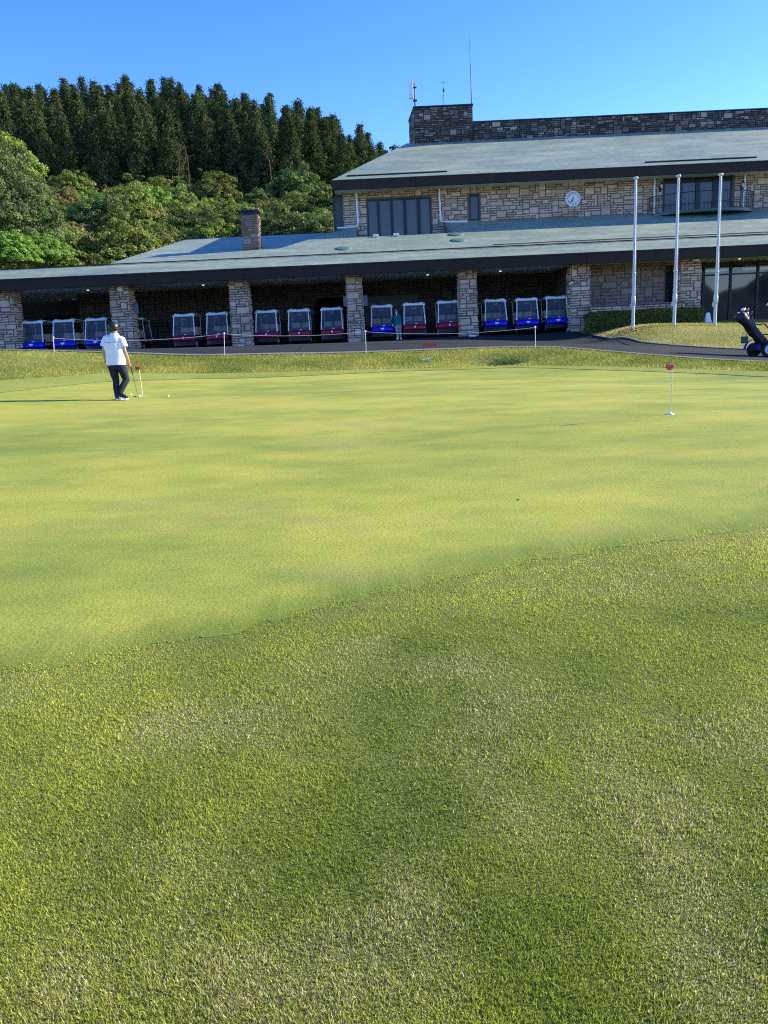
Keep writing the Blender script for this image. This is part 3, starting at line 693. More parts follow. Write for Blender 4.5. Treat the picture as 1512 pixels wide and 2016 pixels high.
# windows: frame > panes
def window(x0, z0, x1, z1, panes, fw=.07, y=WY, name='window', glass='winglass', sill=False):
    mb = MB(); yf = y - .02; yb = y + .14
    mb.box((x0, yf, z0), (x0 + fw, yb, z1)); mb.box((x1 - fw, yf, z0), (x1, yb, z1)); mb.box((x0 + fw, yf, z1 - fw - .02), (x1 - fw, yb, z1))
    if z0 > 8.7: mb.box((x0 + fw, yf, z0), (x1 - fw, yb, z0 + fw))
    for a, b in panes: mb.box((a, yf + .015, z0 + (fw if z0 > 8.7 else 0)), (b, yb - .01, z1 - fw - .02))
    f = cb(name, mb, 'frame')
    edges = [x0 + fw] + [v for p in panes for v in p] + [x1 - fw]
    for k in range(0, len(edges), 2):
        m2 = MB(); m2.box((edges[k], y + .07, z0), (edges[k + 1], y + .09, z1 - fw)); sub('pane', m2, glass, f)
    return f
w0 = wins[0]; xs_ = [P(q, 425, WY).x for q in (721, 739, 745, 768, 774, 793, 799, 820, 827, 847)]
window(*w0, [(P(a, 425, WY).x, P(b, 425, WY).x) for a, b in ((742.5, 748), (768.5, 774.5), (794, 800.5), (821, 828))])
window(*wins[1], [])
window(*wins[2], [(P(a, 390, WY).x, P(b, 390, WY).x) for a, b in ((1335, 1343), (1369.5, 1377.5), (1403, 1413.5))], name='balcony_door')
# balcony: curved slab > railing
mb = MB(); cx, hw_, dep = 18.75, 3.05, 1.85
arc = [(cx + hw_ * math.cos(t), 46.18 - dep * math.sin(t)) for t in np.linspace(PI, 0, 41)]
mb.prism([(x, y, 8.58) for x, y in arc][::-1], (0, 0, .14))
bal = cb('balcony', mb, 'greenmetal')
mb = MB()
arc2 = [(cx + (hw_ - .06) * math.cos(t), 46.16 - (dep - .06) * math.sin(t)) for t in np.linspace(PI, 0, 45)]
for z in (9.64, 9.02): mb.tube([(x, y, z) for x, y in arc2], .022 if z > 9.5 else .014, 6)
for x, y in arc2[1:-1]: mb.cyl((x, y, 8.72), (x, y, 9.64), .016, n=5, caps=False)
sub('railing', mb, 'frame', bal)
# downpipes
def pipe(px_pts, Y): 
    mb = MB(); mb.tube([P(a, b, Y) for a, b in px_pts], .055, 8); cb('downpipe', mb, 'white')
pipe([(701, 373), (705, 440), (704.5, 445), (700, 447), (664, 449)], 46.08)
pipe([(864, 366), (867.5, 431), (869, 436), (873, 437), (920, 436.5)], 46.08)
pipe([(1289, 347), (1287.5, 421)], 46.08)
pipe([(1467.5, 339), (1464, 408)], 46.08)
# curtain wall at the right: mullions, transoms > panes; room behind
GYW = 40.0
mx = [15.75] + [P(q, 575, GYW).x for q in (1384, 1437, 1490)]; mx += [mx[-1] + 1.36 * k for k in range(1, 8)]
mb = MB()
for x in mx: mb.box((x - .055, GYW - .06, 2.2), (x + .055, GYW + .1, SOF - .003))
for k in range(len(mx) - 1):
    a, b_ = mx[k] + .055, mx[k + 1] - .055
    for z, hh in ((5.38, .10), (4.83, .07), (2.42, .16)): mb.box((a, GYW - .05, z - hh / 2), (b_, GYW + .08, z + hh / 2))
    mb.box((a, GYW + .2, 4.33), (b_, GYW + .23, 4.36)); mb.box((a, GYW + .2, 3.72), (b_, GYW + .23, 3.75)); mb.box((a, GYW + .2, 3.1), (b_, GYW + .23, 3.13))
cwall = cb('glass_wall', mb, 'frame')
for k in range(len(mx) - 1):
    m2 = MB(); m2.box((mx[k] + .05, GYW + .01, 2.45), (mx[k + 1] - .05, GYW + .03, 5.35)); sub('pane', m2, 'glass', cwall)
mb = MB(); mb.box((14.31, 49, 2.2), (30, 49.1, 6.2)); mb.box((14.31, 39.3, 2.2), (14.4, 49, 5.4)); mb.box((14.4, 40.2, 2.2), (30, 49, 2.44)); mb.box((18.9, 42.0, 2.45), (19.5, 42.5, 5.4)); mb.box((16, 44.45, 5.4), (30, 44.6, 6.4))
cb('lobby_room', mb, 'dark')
mb = MB(); mb.box((16.6, 43.2, 5.28), (30, 43.35, 5.36)); cb('ceiling_light', mb, 'lit')
# narrow window beside the seventh pillar
mb = MB(); mb.box((14.3, 39.0, 3.3), (14.36, 39.1, 5.3)); mb.box((14.6, 39.0, 3.3), (14.66, 39.1, 5.3)); f = cb('window', mb, 'frame')
m2 = MB(); m2.box((14.36, 39.04, 3.3), (14.6, 39.06, 5.3)); sub('pane', m2, 'glass', f)

# ------------------------------------------------------------------ golf carts
def rbox(a, b, bev, mats, name, par):
    return MB().box(a, b).build(name, mats, par, bevel=bev)
def make_cart(colour, label):
    """five-seat cart, front towards -y, front bumper at y = 0"""
    c = thing('golf_cart', label, 'golf cart', group='golf carts parked in the cart port')
    mb = MB(); mb.box((-.36, .12, .20), (.36, 2.48, .355)); mb.box((-.53, .75, .30), (-.40, 1.9, .37)); mb.box((.40, .75, .30), (.53, 1.9, .37))
    mb.build('chassis', 'black', c)
    for y in (.42, 2.30):
        for s in (-1, 1):
            w_ = MB().lathe((s * .38, y, .22), [(.10, 0), (.19, 0), (.215, .025), (.22, .06), (.22, .12), (.212, .15), (.18, .16), (.10, .15)], 20, axis=(s, 0, 0)).build('wheel', 'rubber', c)
            MB().lathe((s * .38, y, .22), [(.15, .153), (.142, .168), (.115, .157), (.06, .159), (.04, .178), (.01, .18)], 16, axis=(s, 0, 0)).build('rim', 'rim', w_)
    # front cowl, rounded in profile and bowed in plan
    prof = [(.05, .37), (-.015, .41), (-.02, .50), (.03, .60), (.10, .655), (.24, .68), (.30, .66), (.30, .38)]
    rows = []
    for y, z in prof:
        rows.append([(x, y + .10 * (abs(x) / .55) ** 3 * (1 if y < .2 else 0), z - .02 * (abs(x) / .55) ** 4) for x in np.linspace(-.55, .55, 15)])
    mb = MB().grid(rows); mb.add([r[0] for r in rows], (tuple(range(len(rows))),)); mb.add([r[-1] for r in rows], (tuple(range(len(rows)))[::-1],))
    cowl = mb.build('front_cowl', colour, c, fix=True)
    e = MB()
    if colour == 'red':
        e.prism([(-.035, -.035, .575), (.035, -.035, .575), (.035, -.045, .51), (0, -.045, .46), (-.035, -.045, .51)], (0, .05, 0))
    else:
        e.prism([(-.09, -.035, .565), (-.05, -.035, .585), (0, -.035, .57), (.05, -.035, .585), (.09, -.035, .565), (.085, -.045, .52), (.03, -.045, .50), (0, -.045, .455), (-.03, -.045, .50), (-.085, -.045, .52)], (0, .05, 0))
    e.build('emblem', 'white', cowl)
    MB().box((.02, .07, .668), (.13, .10, .70)).build('headlamp', 'white', cowl)
    mb = MB(); rows = [[(x, y + .09 * (abs(x) / .53) ** 3, z) for x in np.linspace(-.53, .53, 11)] for y, z in ((.06, .365), (.02, .345), (.02, .30), (.045, .29), (.045, .25), (.015, .24), (.015, .17), (.10, .13))]
    mb.grid(rows, smooth=False).build('bumper', 'black', c)
    # windscreen with white side posts and a black middle rail
    for s in (-1, 1):
        MB().tube([(s * .525, .16, .64), (s * .50, .27, 1.1), (s * .475, .40, 1.58)], [.03, .028, .028], 8).build('front_post', 'white', c)
        MB().tube([(s * .47, 1.62, .50), (s * .47, 1.72, 1.1), (s * .46, 1.80, 1.60)], .02, 8).build('rear_post', 'white', c)
    fy = lambda z: .17 + (z - .66) * .245
    hw_ = lambda z: .50 - (z - .66) * .05
    MB().quad((-hw_(.67), fy(.67), .67), (hw_(.67), fy(.67), .67), (hw_(1.085), fy(1.085), 1.085), (-hw_(1.085), fy(1.085), 1.085)).build('lower_windscreen', 'shield', c)
    MB().quad((-hw_(1.11), fy(1.11), 1.11), (hw_(1.11), fy(1.11), 1.11), (hw_(1.54), fy(1.54), 1.54), (-hw_(1.54), fy(1.54), 1.54)).build('upper_windscreen', 'shield', c)
    mb = MB(); mb.box((-.49, fy(1.1) - .02, 1.082), (.49, fy(1.1) + .02, 1.112)); mb.build('screen_rail', 'black', c)
    mb = MB(); mb.box((-.47, fy(1.54) - .01, 1.535), (.47, fy(1.54) + .03, 1.56)); mb.build('screen_rail', 'black', c)
    # roof with two soft humps
    xs_ = np.linspace(-.55, .55, 23); rows = []
    top = lambda x: .035 * math.exp(-((abs(x) - .40) / .11) ** 2) - .05 * (abs(x) / .55) ** 8
    for y, z, k in ((.40, 1.545, 0), (.335, 1.55, 0), (.32, 1.585, .2), (.35, 1.645, .7), (.44, 1.685, 1), (.7, 1.70, 1), (1.3, 1.705, .8), (1.8, 1.69, .8), (1.98, 1.65, .6), (2.02, 1.60, .2), (1.95, 1.575, 0), (.40, 1.545, 0)):
        rows.append([(x, y + .07 * (abs(x) / .55) ** 4 * (1 if y < .5 else -1), z + k * top(x)) for x in xs_])
    mb = MB().grid(rows); rf = mb.build('roof', 'white', c, fix=True)
    MB().box((-.06, .37, 1.66), (.06, .45, 1.695)).build('roof_vent', 'black', rf)
    # seats
    for y in (.92, 1.45):
        rbox((-.46, y, .50), (.46, y + .40, .62), .04, 'tan', 'seat', c)
        for s in (-.235, .235):
            MB().prism([(s - .2, y + .30, .70), (s + .2, y + .30, .70), (s + .17, y + .37, 1.08), (s - .17, y + .37, 1.08)], (0, .07, 0)).build('backrest', 'tan', c, bevel=.03)
        MB().box((-.42, y + .05, .36), (.42, y + .36, .50)).build('seat_base', 'black', c)
    mb = MB(); cx_ = Vector((.24, .62, .93)); ax = Vector((0, -.55, .83)); a_ = Vector((1, 0, 0)); b__ = ax.cross(a_)
    mb.tube([cx_ + (a_ * math.cos(t) + b__ * math.sin(t)) * .17 for t in np.linspace(0, 2 * PI, 21)], .016, 6, caps=False)
    mb.tube([cx_ - a_ * .16, cx_, cx_ + a_ * .16], .012, 5); mb.tube([cx_, cx_ - ax * .4], .02, 6)
    mb.build('steering_wheel', 'tan', c)
    MB().box((-.50, .30, .62), (.50, .50, .80)).build('dashboard', 'black', c, bevel=.03)
    MB().tube([(-.09, .50, 1.54), (-.08, .47, 1.42), (.08, .47, 1.42), (.09, .50, 1.54)], .014, 6).build('mirror', 'white', c)
    # bag rack and coloured tail
    mb = MB(); mb.tube([(-.46, 2.0, .45), (-.46, 2.45, 1.0), (.46, 2.45, 1.0), (.46, 2.0, .45)], .02, 6); mb.tube([(-.46, 2.18, .68), (.46, 2.18, .68)], .018, 6); mb.box((-.355, 1.96, .36), (.355, 2.46, .40))
    mb.build('bag_rack', 'black', c)
    rows = []
    for t in np.linspace(0, PI, 11): rows.append([(s, 2.30 - .31 * math.cos(t), .24 + .31 * math.sin(t)) for s in (-.545, -.36)])
    for s in (1, -1):
        rows2 = [[(x * s, y, z) for x, y, z in r] for r in rows]
        MB().grid(rows2).build('rear_fender', colour, c)
    MB().box((-.52, 1.55, .37), (.52, 1.95, .50)).build('tail_panel', colour, c, bevel=.03)
    return c
CARTS = [  # photo left and right edge of the front, colour, label
    (35, 80, 'blue', 'blue golf cart right beside the leftmost stone pillar'),
    (98, 143, 'blue', 'blue golf cart behind the left end post of the rope'),
    (162, 207, 'blue', 'blue golf cart directly behind the man in the white T-shirt'),
    (335, 383, 'red', 'red golf cart farthest left of the red ones, right of the pillar beside the golfer'),
    (403, 448, 'red', 'red golf cart close to the left side of the third stone pillar'),
    (502, 545, 'red', 'red golf cart close to the right side of the third stone pillar'),
    (566, 610, 'red', 'red golf cart in the middle of the three between the third and fourth pillars'),
    (631, 676, 'red', 'red golf cart in front of the dark storage doorway, just left of the fourth pillar'),
    (730, 776, 'blue', 'blue golf cart alone among red ones, left of the attendant in the teal vest'),
    (795, 840, 'red', 'red golf cart on the right hand of the attendant in the teal vest'),
    (863, 908, 'red', 'red golf cart close to the left side of the fifth stone pillar'),
    (957, 1000, 'blue', 'blue golf cart next to the right side of the fifth stone pillar'),
    (1018, 1062, 'blue', 'blue golf cart in the middle of the three right of the fifth pillar'),
    (1078, 1122, 'blue', 'blue golf cart beside the security camera pillar, last of the row'),
]
protos = {}
CW = 1.10
for l, r, colour, label in CARTS:
    x = P((l + r) / 2, 650, 38.2).x; yaw = R(random.uniform(-1.5, 1.5)); y = 38.25 + random.uniform(-.08, .08)
    loc = (x, y, h1(x, y + 1) + .02)
    if colour not in protos:
        c = make_cart(colour, label); c.location = loc; c.rotation_euler = (0, 0, yaw); protos[colour] = c
    else: dup(protos[colour], loc, yaw, label)
dup(protos['blue'], (-18.45, 38.3, 2.33), 0, 'golf cart hidden behind the leftmost stone pillar except a sliver')
dup(protos['red'], (-12.35, 42.4 - .6, 2.35), PI + R(4), 'golf cart parked deeper in the shade with its back to us, beside the second pillar')
# the cart driving off at the right with four golf bags
zc = h1(12.9, 24.6) + .02
PX = P(1487, 690, 24.4)
rc = dup(protos['blue'], (PX.x + 2.60, 24.65, h1(PX.x + .4, 24.6) + .02), PI / 2, 'blue golf cart loaded with golf bags on the road at the right border')
del rc['group']

def golf_bag(label, base, top, colour, nclubs, seed, big=1.):
    rg_ = random.Random(seed); base = Vector(base); top = Vector(top); ax = (top - base).normalized(); ln = (top - base).length
    b = thing('golf_bag', label, 'golf bag', base, group='golf bags on the cart at the right')
    a = ax.orthogonal().normalized(); q = ax.cross(a)
    MB().lathe((0, 0, 0), [(.10, 0), (.125, .03), (.12, ln * .3), (.125, ln * .7), (.14, ln * .9), (.155, ln * .97), (.15, ln), (.12, ln - .03), (.02, ln - .05)], 16, axis=ax).build('bag_body', colour, b)
    side = Vector((-.8, -.5, 0)); side = (side - ax * side.dot(ax)).normalized()
    o = ax.cross(side)
    mb = MB(); mb.prism([side * .10 + o * .09 + ax * .1, side * .10 - o * .09 + ax * .1, side * .10 - o * .09 + ax * ln * .6, side * .10 + o * .09 + ax * ln * .6], side * .09)
    mb.build('pocket', colour, b, bevel=.03)
    MB().tube([ax * ln * .25 - o * .12, ax * ln * .45 - o * .2, ax * ln * .8 - o * .14], .02, 6).build('strap', 'bagred', b)
    if nclubs == 0: MB().lathe(ax * (ln - .01), [(.152, 0), (.168, .07), (.15, .16), (.09, .22), (.01, .235)], 16, axis=ax).build('rain_hood', colour, b)
    for k in range(nclubs):
        t = 2 * PI * k / nclubs; off = (a * math.cos(t) + q * math.sin(t)) * .085; e = ax * (ln + rg_.uniform(.06, .26)) + off * 1.9
        mb = MB(); mb.tube([off + ax * (ln - .06), e], .006, 5)
        d = (a * math.cos(t + 1) + q * math.sin(t + 1))
        cl = mb.build('club_shaft', 'chrome', b)
        if k % 3 == 0: MB().lathe(e - d * .02, [(.012, 0), (.04, .015), (.052, .05), (.045, .09), (.01, .11)], 10, axis=d).build('club_head', 'bagblack' if k % 4 else 'white', cl)
        else: MB().prism([e - ax * .01, e + d * .07 - ax * .02, e + d * .085 + ax * .035, e + ax * .01], d.cross(ax) * .018).build('club_head', 'chrome', cl)
    return b
bx = PX.x; bz = h1(PX.x, 24.6)
for k, (dy, col_, lab, nc) in enumerate(((-.36, 'bagblack', 'black golf bag under a rounded hood, nearest on the cart at the right', 0), (-.12, 'bagblack', 'second golf bag from the front on the right cart, red strap showing', 8), (.13, 'navy', 'third golf bag from the front on the right cart, mostly hidden', 7), (.37, 'bagblack', 'farthest golf bag on the rack of the right cart, only its clubs showing', 7))):
    golf_bag(lab, (bx + .20 + .09 * k, 24.6 + dy, bz + .42), (bx - .52 + .17 * k, 24.6 + dy * 1.1, bz + 1.16 + .02 * k), col_, nc, k)
t = thing('tote_bag', 'small dark green tote bag hanging from the golf bag at the right', 'bag', P(1465.5, 676, 24.15))
MB().add([(-.10, -.05, 0), (.10, -.05, 0), (.10, .05, 0), (-.10, .05, 0), (-.095, -.04, .21), (.095, -.04, .21), (.095, .04, .21), (-.095, .04, .21)], ((3, 2, 1, 0), (4, 5, 6, 7), (0, 1, 5, 4), (1, 2, 6, 5), (2, 3, 7, 6), (3, 0, 4, 7))).build('bag_body', 'bagtote', t, bevel=.02)
MB().tube([(-.07, 0, .20), (-.05, .02, .30), (.02, .08, .40), (.05, .02, .30), (.07, 0, .20)], .008, 5).build('handle', 'bagtote', t)

# ------------------------------------------------------------------ street furniture and small things
def flagpole(px, py, tx, ty, label):
    b = P(px, py, 34); tp_ = P(tx, ty, 34); z = h1(b.x, 34)
    f = thing('flagpole', label, 'flagpole', (b.x, 34, z), group='flagpoles on the mound'); hh = tp_.z - z
    MB().cyl((0, 0, -.2), (0, 0, 2.25), .072, .068, 14).build('lower_tube', 'pole', f)
    MB().cyl((0, 0, 2.25), (0, 0, hh - .10), .058, .046, 14).build('upper_tube', 'pole', f)
    MB().lathe((0, 0, 2.20), [(.07, 0), (.09, .01), (.09, .06), (.06, .07)], 14).build('collar', 'pole', f)
    MB().lathe((0, 0, .92), [(.075, 0), (.098, .01), (.098, .30), (.088, .32), (.088, .36), (.07, .37)], 14).build('sleeve', 'pole', f)
    MB().box((-.13, -.04, .80), (-.07, .04, .98)).build('cleat_box', 'pole', f)
    MB().lathe((0, 0, hh - .13), [(.05, 0), (.10, .02), (.105, .07), (.095, .10), (.03, .12)], 14).build('truck_cap', 'pole', f)
    MB().tube([(.075, -.05, .9), (.055, -.04, hh - .1)], .004, 4).build('halyard', 'white', f)
flagpole(1246, 642, 1253, 347, 'white flagpole nearest to the clock, first of the three bare poles')
flagpole(1327, 640, 1335, 343, 'white flagpole in the middle of the three bare poles, before the balcony')
flagpole(1407, 641, 1420, 340, 'white flagpole nearest to the loaded cart, third of the bare poles')

# wall clock 6:36
cc = P(1127.5, 391.5, WY - .05)
ck = thing('wall_clock', 'round white wall clock with black numerals on the upper stone wall', 'clock', cc)
MB().lathe((0, 0, 0), [(.41, -.03), (.43, 0), (.43, .07), (.40, .09), (.385, .075), (.01, .075)], 40, axis=(0, -1, 0)).build('face', 'white', ck)
def text_mesh(body, size, name, mat, parent, loc, rot=(PI / 2, 0, 0), ext=.004):
    cu = bpy.data.curves.new(name, 'FONT'); cu.body = body; cu.size = size; cu.align_x = 'CENTER'; cu.align_y = 'CENTER'; cu.extrude = ext
    o = bpy.data.objects.new(name, cu); COL.objects.link(o)
    me = bpy.data.meshes.new_from_object(o.evaluated_get(bpy.context.evaluated_depsgraph_get())); me.name = name
    bpy.data.objects.remove(o); me.materials.clear(); me.materials.append(M[mat])
    q = link(name, me, parent); q.location = loc; q.rotation_euler = rot; return q
for k in range(1, 13):
    t = PI / 2 - k * PI / 6; text_mesh(str(k), .13, 'numeral', 'darkink', ck, (.305 * math.cos(t), -.083, .305 * math.sin(t)))
def hand(ang, ln, wd, y):
    t = PI / 2 - ang; d = Vector((math.cos(t), 0, math.sin(t))); s = Vector((-d.z, 0, d.x)) * wd
    MB().prism([Vector((0, y, 0)) + s - d * .06, Vector((0, y, 0)) - s - d * .06, Vector((0, y, 0)) - s * .6 + d * ln, Vector((0, y, 0)) + s * .6 + d * ln], (0, -.006, 0)).build('clock_hand', 'darkink', ck)
hand(2 * PI * 36 / 60, .30, .014, -.095); hand(2 * PI * 6.6 / 12, .20, .02, -.087)
MB().cyl((0, .04, .42), (0, .04, .58), .04, n=8).build('hanger', 'frame', ck)
# wall lanterns beside the balcony door
for (px, py), lab in (((1299.5, 368), 'black wall lantern left of the balcony door, on the stone'), ((1459, 365), 'black wall lantern between the balcony door and the right downpipe')):
    p = P(px, py, WY - .02)
    wl = thing('wall_lantern', lab, 'lamp', p, group='lanterns beside the balcony door')
    MB().box((-.06, -.03, -.28), (.06, .02, .02)).build('wall_plate', 'frame', wl)
    MB().tube([(0, -.02, -.2), (0, -.14, -.26), (0, -.22, -.2), (0, -.22, -.1)], .016, 6).build('bracket', 'frame', wl)
    MB().lathe((0, -.22, -.1), [(.05, 0), (.085, .18), (.02, .19)], 8).build('lamp_glass', 'lampglass', wl)
    MB().lathe((0, -.22, .08), [(.11, 0), (.07, .06), (.03, .08), (.015, .14)], 8).build('lamp_cap', 'frame', wl)
# security camera, sensor lamp and floodlight on the pillars
p = P(1125, 556, 37.9)
sc_ = thing('security_camera', 'white security camera with a black bracket on the sixth stone pillar', 'camera', p)
MB().box((.02, -.02, .02), (.14, .08, .13)).build('bracket', 'black', sc_, bevel=.01)
MB().cyl((.02, -.02, .0), (-.10, -.16, -.07), .055, .05, 14).build('camera_body', 'white', sc_)
p = P(236.5, 569, 37.9)
sl_ = thing('sensor_lamp', 'round white lamp at the top of the pillar behind the golfer', 'lamp', p)
MB().lathe((0, .04, 0), [(.14, 0), (.14, .05), (.11, .09), (.02, .11)], 18, axis=(0, -1, 0)).build('lamp_dome', 'white', sl_)
p = P(1371, 512, 37.85)
fl_ = thing('floodlight', 'white floodlight under the eave on the seventh stone pillar', 'floodlight', p)
MB().box((-.16, -.12, -.06), (.10, .08, .08)).build('housing', 'white', fl_, bevel=.02)
MB().box((-.05, .02, -.12), (.0, .13, -.06)).build('bracket', 'frame', fl_)
for (px, py), lab in (((740, 463), 'small white floodlight on the roof edge below the left window panes'), ((780, 462), 'small white floodlight on the roof edge below the middle window pane')):
    p = P(px, py, 43.1); f = thing('floodlight', lab, 'floodlight', (p.x, 43.1, zr(43.1)), group='floodlights under the big upper window')
    MB().box((-.15, -.06, .03), (.15, .06, .15)).build('housing', 'white', f, bevel=.01); MB().box((-.02, -.02, -.02), (.02, .02, .04)).build('bracket', 'frame', f)
for px, py, lab in ((268, 607, 'small grey notice board on the right side of the second pillar'), (221, 609, 'small grey notice board on the left side of the second pillar'), (680, 593, 'small grey notice board on the left side of the fourth pillar'), (719.5, 592, 'small grey notice board on the right side of the fourth pillar')):
    p = P(px, py, 38.3); nb = thing('notice_board', lab, 'notice board', p, group='notice boards hung on the pillars')
    MB().box((-.10, -.02, -.24), (.10, .02, .24)).build('board', 'board', nb); MB().box((-.11, -.03, .23), (.11, .03, .26)).build('hanger', 'frame', nb)
# antennas on the tower
def aw(name, px, py, Y): return P(px, py, Y)
p = P(817, 206, 55.0); a = thing('panel_antenna', 'white panel antenna on a short mast at the tower corner', 'antenna', (p.x, 55, 17.33))
MB().cyl((0, 0, -.1), (0, 0, 1.75), .045, n=8).build('mast', 'fin', a)
MB().box((-.36, -.12, .78), (-.10, .10, 1.85)).build('panel', 'white', a, bevel=.03)
MB().box((-.1, -.04, 1.42), (.14, .05, 1.5)).build('clamp', 'frame', a); MB().box((-.12, -.06, .62), (.14, .06, .72)).build('clamp', 'frame', a)
p = P(874, 206, 55.5); a = thing('rod_antenna', 'thin grey mast with a small cross aerial in the middle of the tower', 'antenna', (p.x, 55.5, 17.3))
MB().cyl((0, 0, -.1), (0, 0, 2.0), .022, .012, 6).build('mast', 'fin', a)
mb = MB(); mb.cyl((-.2, 0, 1.85), (.2, 0, 1.9), .009, n=5); mb.cyl((0, -.15, 1.88), (0, .15, 1.88), .009, n=5); mb.build('cross_arms', 'fin', a)
MB().box((-.05, -.04, 1.3), (.05, .04, 1.5)).build('junction_box', 'fin', a)
MB().tube([(0, 0, .8), (-.09, 0, .85), (-.1, 0, 1.05), (0, 0, 1.1)], .012, 5).build('loop', 'fin', a)
p = P(930, 204, 54.4); a = thing('whip_antenna', 'tall black lightning rod at the right corner of the tower', 'lightning rod', (p.x - .05, 54.4, 17.3))
MB().tube([(0, 0, -.1), (-.02, 0, 2.2), (-.06, 0, 4.35)], [.035, .03, .006], 7).build('rod', 'frame', a)
MB().lathe((0, 0, .02), [(.09, 0), (.09, .03), (.04, .06)], 10).build('base', 'frame', a)

# rope on posts along the crest of the bank
tops = []
for px, ptop, pbot, Y, lab in ((105, 664.5, 692, 26.0, 'thin white rope post at the left end of the rope, before a blue cart'), (441, 656, 699, 26.5, 'thin white rope post before the red carts left of the third pillar'), (719.5, 652, 694, 26.9, 'thin white rope post before the fourth stone pillar'), (1053.5, 643.5, 685, 26.2, 'thin white rope post at the right end of the rope, before the blue carts')):
    p = P(px + 1, pbot, Y); z = h1(p.x, Y); tp_ = P(px, ptop, Y)
    t = thing('rope_post', lab, 'post', (p.x, Y, z), group='posts that carry the rope')
    MB().cyl((0, 0, -.1), (tp_.x - p.x, 0, tp_.z - z), .009, n=6).build('stake', 'white', t)
    MB().lathe((tp_.x - p.x, 0, tp_.z - z - .04), [(.02, 0), (.028, .02), (.028, .05), (.01, .07)], 8).build('eyelet', 'white', t)
    tops.append(Vector((tp_.x, Y, tp_.z - .02)))
mb = MB()
pts = []
for k in range(3):
    a, b = tops[k], tops[k + 1]; sag = (.14, .10, .13)[k]
    for t in np.linspace(0, 1, 25)[(0 if k == 0 else 1):]: pts.append(a.lerp(b, t) - Vector((0, 0, sag * 4 * t * (1 - t))))
mb.tube(pts, .0055, 5); tag(mb.build('rope', 'white'), 'thin white rope sagging between the four posts before the carts', 'rope')
# leaning red plate, plank on the bank
p = P(845, 688, 26.6); z = h1(p.x, 26.6)
sg = thing('marker_sign', 'tilted plain red plate on two thin legs at the crest of the bank', 'sign', (p.x, 26.6, z))
q = P(846, 678.5, 26.6).z - z
MB().prism([(-.23, 0, q - .09), (.24, 0, q - .06), (.25, 0, q + .08), (-.22, 0, q + .05)], (0, .02, .004)).build('plate', 'signred', sg)
for s in (-.14, .14): MB().cyl((s, .012, -.1), (s, .012, q - .06), .006, n=5).build('leg', 'chrome', sg)
p = P(841, 703.5, 24.6)
pl = MB(); a = P(831.5, 705, 24.6); b = P(850, 701.5, 24.6)
d_ = (b - a); 
mb = MB(); mb.prism([(a.x, 24.55, h1(a.x, 24.55) + .02), (b.x, 24.55, h1(b.x, 24.55) + .07), (b.x, 24.63, h1(b.x, 24.63) + .07), (a.x, 24.63, h1(a.x, 24.63) + .02)], (0, -.01, .045))
tag(mb.build('wooden_plank', 'cream'), 'short pale plank lying on the grass bank below the red plate', 'plank')
for px, py, lab in ((930, 664, 'white wheel stop at the foot of the fifth pillar'), (474, 687, 'white wheel stop at the foot of the third pillar')):
    p = P(px, py, 37.6); mb = MB(); mb.prism([(p.x - .18, 37.55, h1(p.x, 37.5)), (p.x + .18, 37.55, h1(p.x, 37.5)), (p.x + .16, 37.57, h1(p.x, 37.5) + .08), (p.x - .16, 37.57, h1(p.x, 37.5) + .08)], (0, .12, 0))
    tag(mb.build('wheel_stop', 'white', bevel=.01), lab, 'wheel stop', 'wheel stops by the pillars')
p = P(1393, 631, 36.4); t = thing('folding_stand', 'small white folding stand at the end of the clipped hedge', 'stand', (p.x, 36.4, h1(p.x, 36.4)))
z0 = P(1393, 620, 36.4).z - h1(p.x, 36.4)
MB().prism([(-.14, -.12, 0), (.14, -.12, 0), (.10, 0, z0 + .1), (-.06, 0, z0 + .1)], (0, .02, 0)).build('panel', 'white', t)
MB().prism([(-.14, .16, 0), (.14, .16, 0), (.10, .03, z0 + .1), (-.06, .03, z0 + .1)], (0, .02, 0)).build('panel', 'white', t)
# low curved stone wall behind the hedge
mb = MB(); zt_ = P(1250, 600, 37.6).z
x0, x1 = 10.25, 14.75
mb.box((x0, 37.6, 2.1), (x1, 37.85, zt_)); ashlar(mb, front(x0, 37.6, 2.3), x1 - x0, zt_ - 2.32, random.Random(3)); mb.box((x0 - .02, 37.54, zt_ + .001), (x1, 37.87, zt_ + .05), 2)
tag(mb.build('planter_wall', ['mortar', 'stone', 'concrete']), 'low stone planter wall with a pale coping behind the clipped hedge', 'wall')

# golf flags, balls, putter
def practice_flag(base, h, label, mat, base_plate):
    z = h1(base.x, base.y) + .01
    f = thing('practice_flag', label, 'golf flag', (base.x, base.y, z), group='practice flags on the green')
    MB().cyl((0, 0, -.05), (-.015, 0, h), .0055 if base_plate else .008, n=7).build('stick', 'cream', f)
    if base_plate: MB().lathe((-.02, 0, 0), [(.052, 0), (.052, .012), (.02, .02), (.01, .035)], 20).build('cup_plate', 'white', f)
    else: MB().lathe((0, 0, -.004), [(.06, 0), (.06, .006), (.01, .007)], 16).build('cup_rim', 'soil', f)
    c = Vector((-.04, 0, h + .03)); rr = .048 if base_plate else .055
    ring = MB(); ring.tube([c + Vector((rr * math.cos(t), .0, rr * math.sin(t))) for t in np.linspace(0, 2 * PI, 25)], .006, 6, caps=False); ring.build('ring', 'flagpink' if base_plate else mat, f)
    MB().prism([c + Vector(((rr - .003) * math.cos(t), .004, (rr - .003) * math.sin(t))) for t in np.linspace(R(160), R(378), 19)], (0, -.008, 0)).build('disc', mat, f)
b = P(1322, 817, 10.0); practice_flag(b, P(1322, 722, 10.0).z - h1(b.x, 10) - .03, 'practice flag with a pink half disc and a white cup plate', 'flagpink', True)
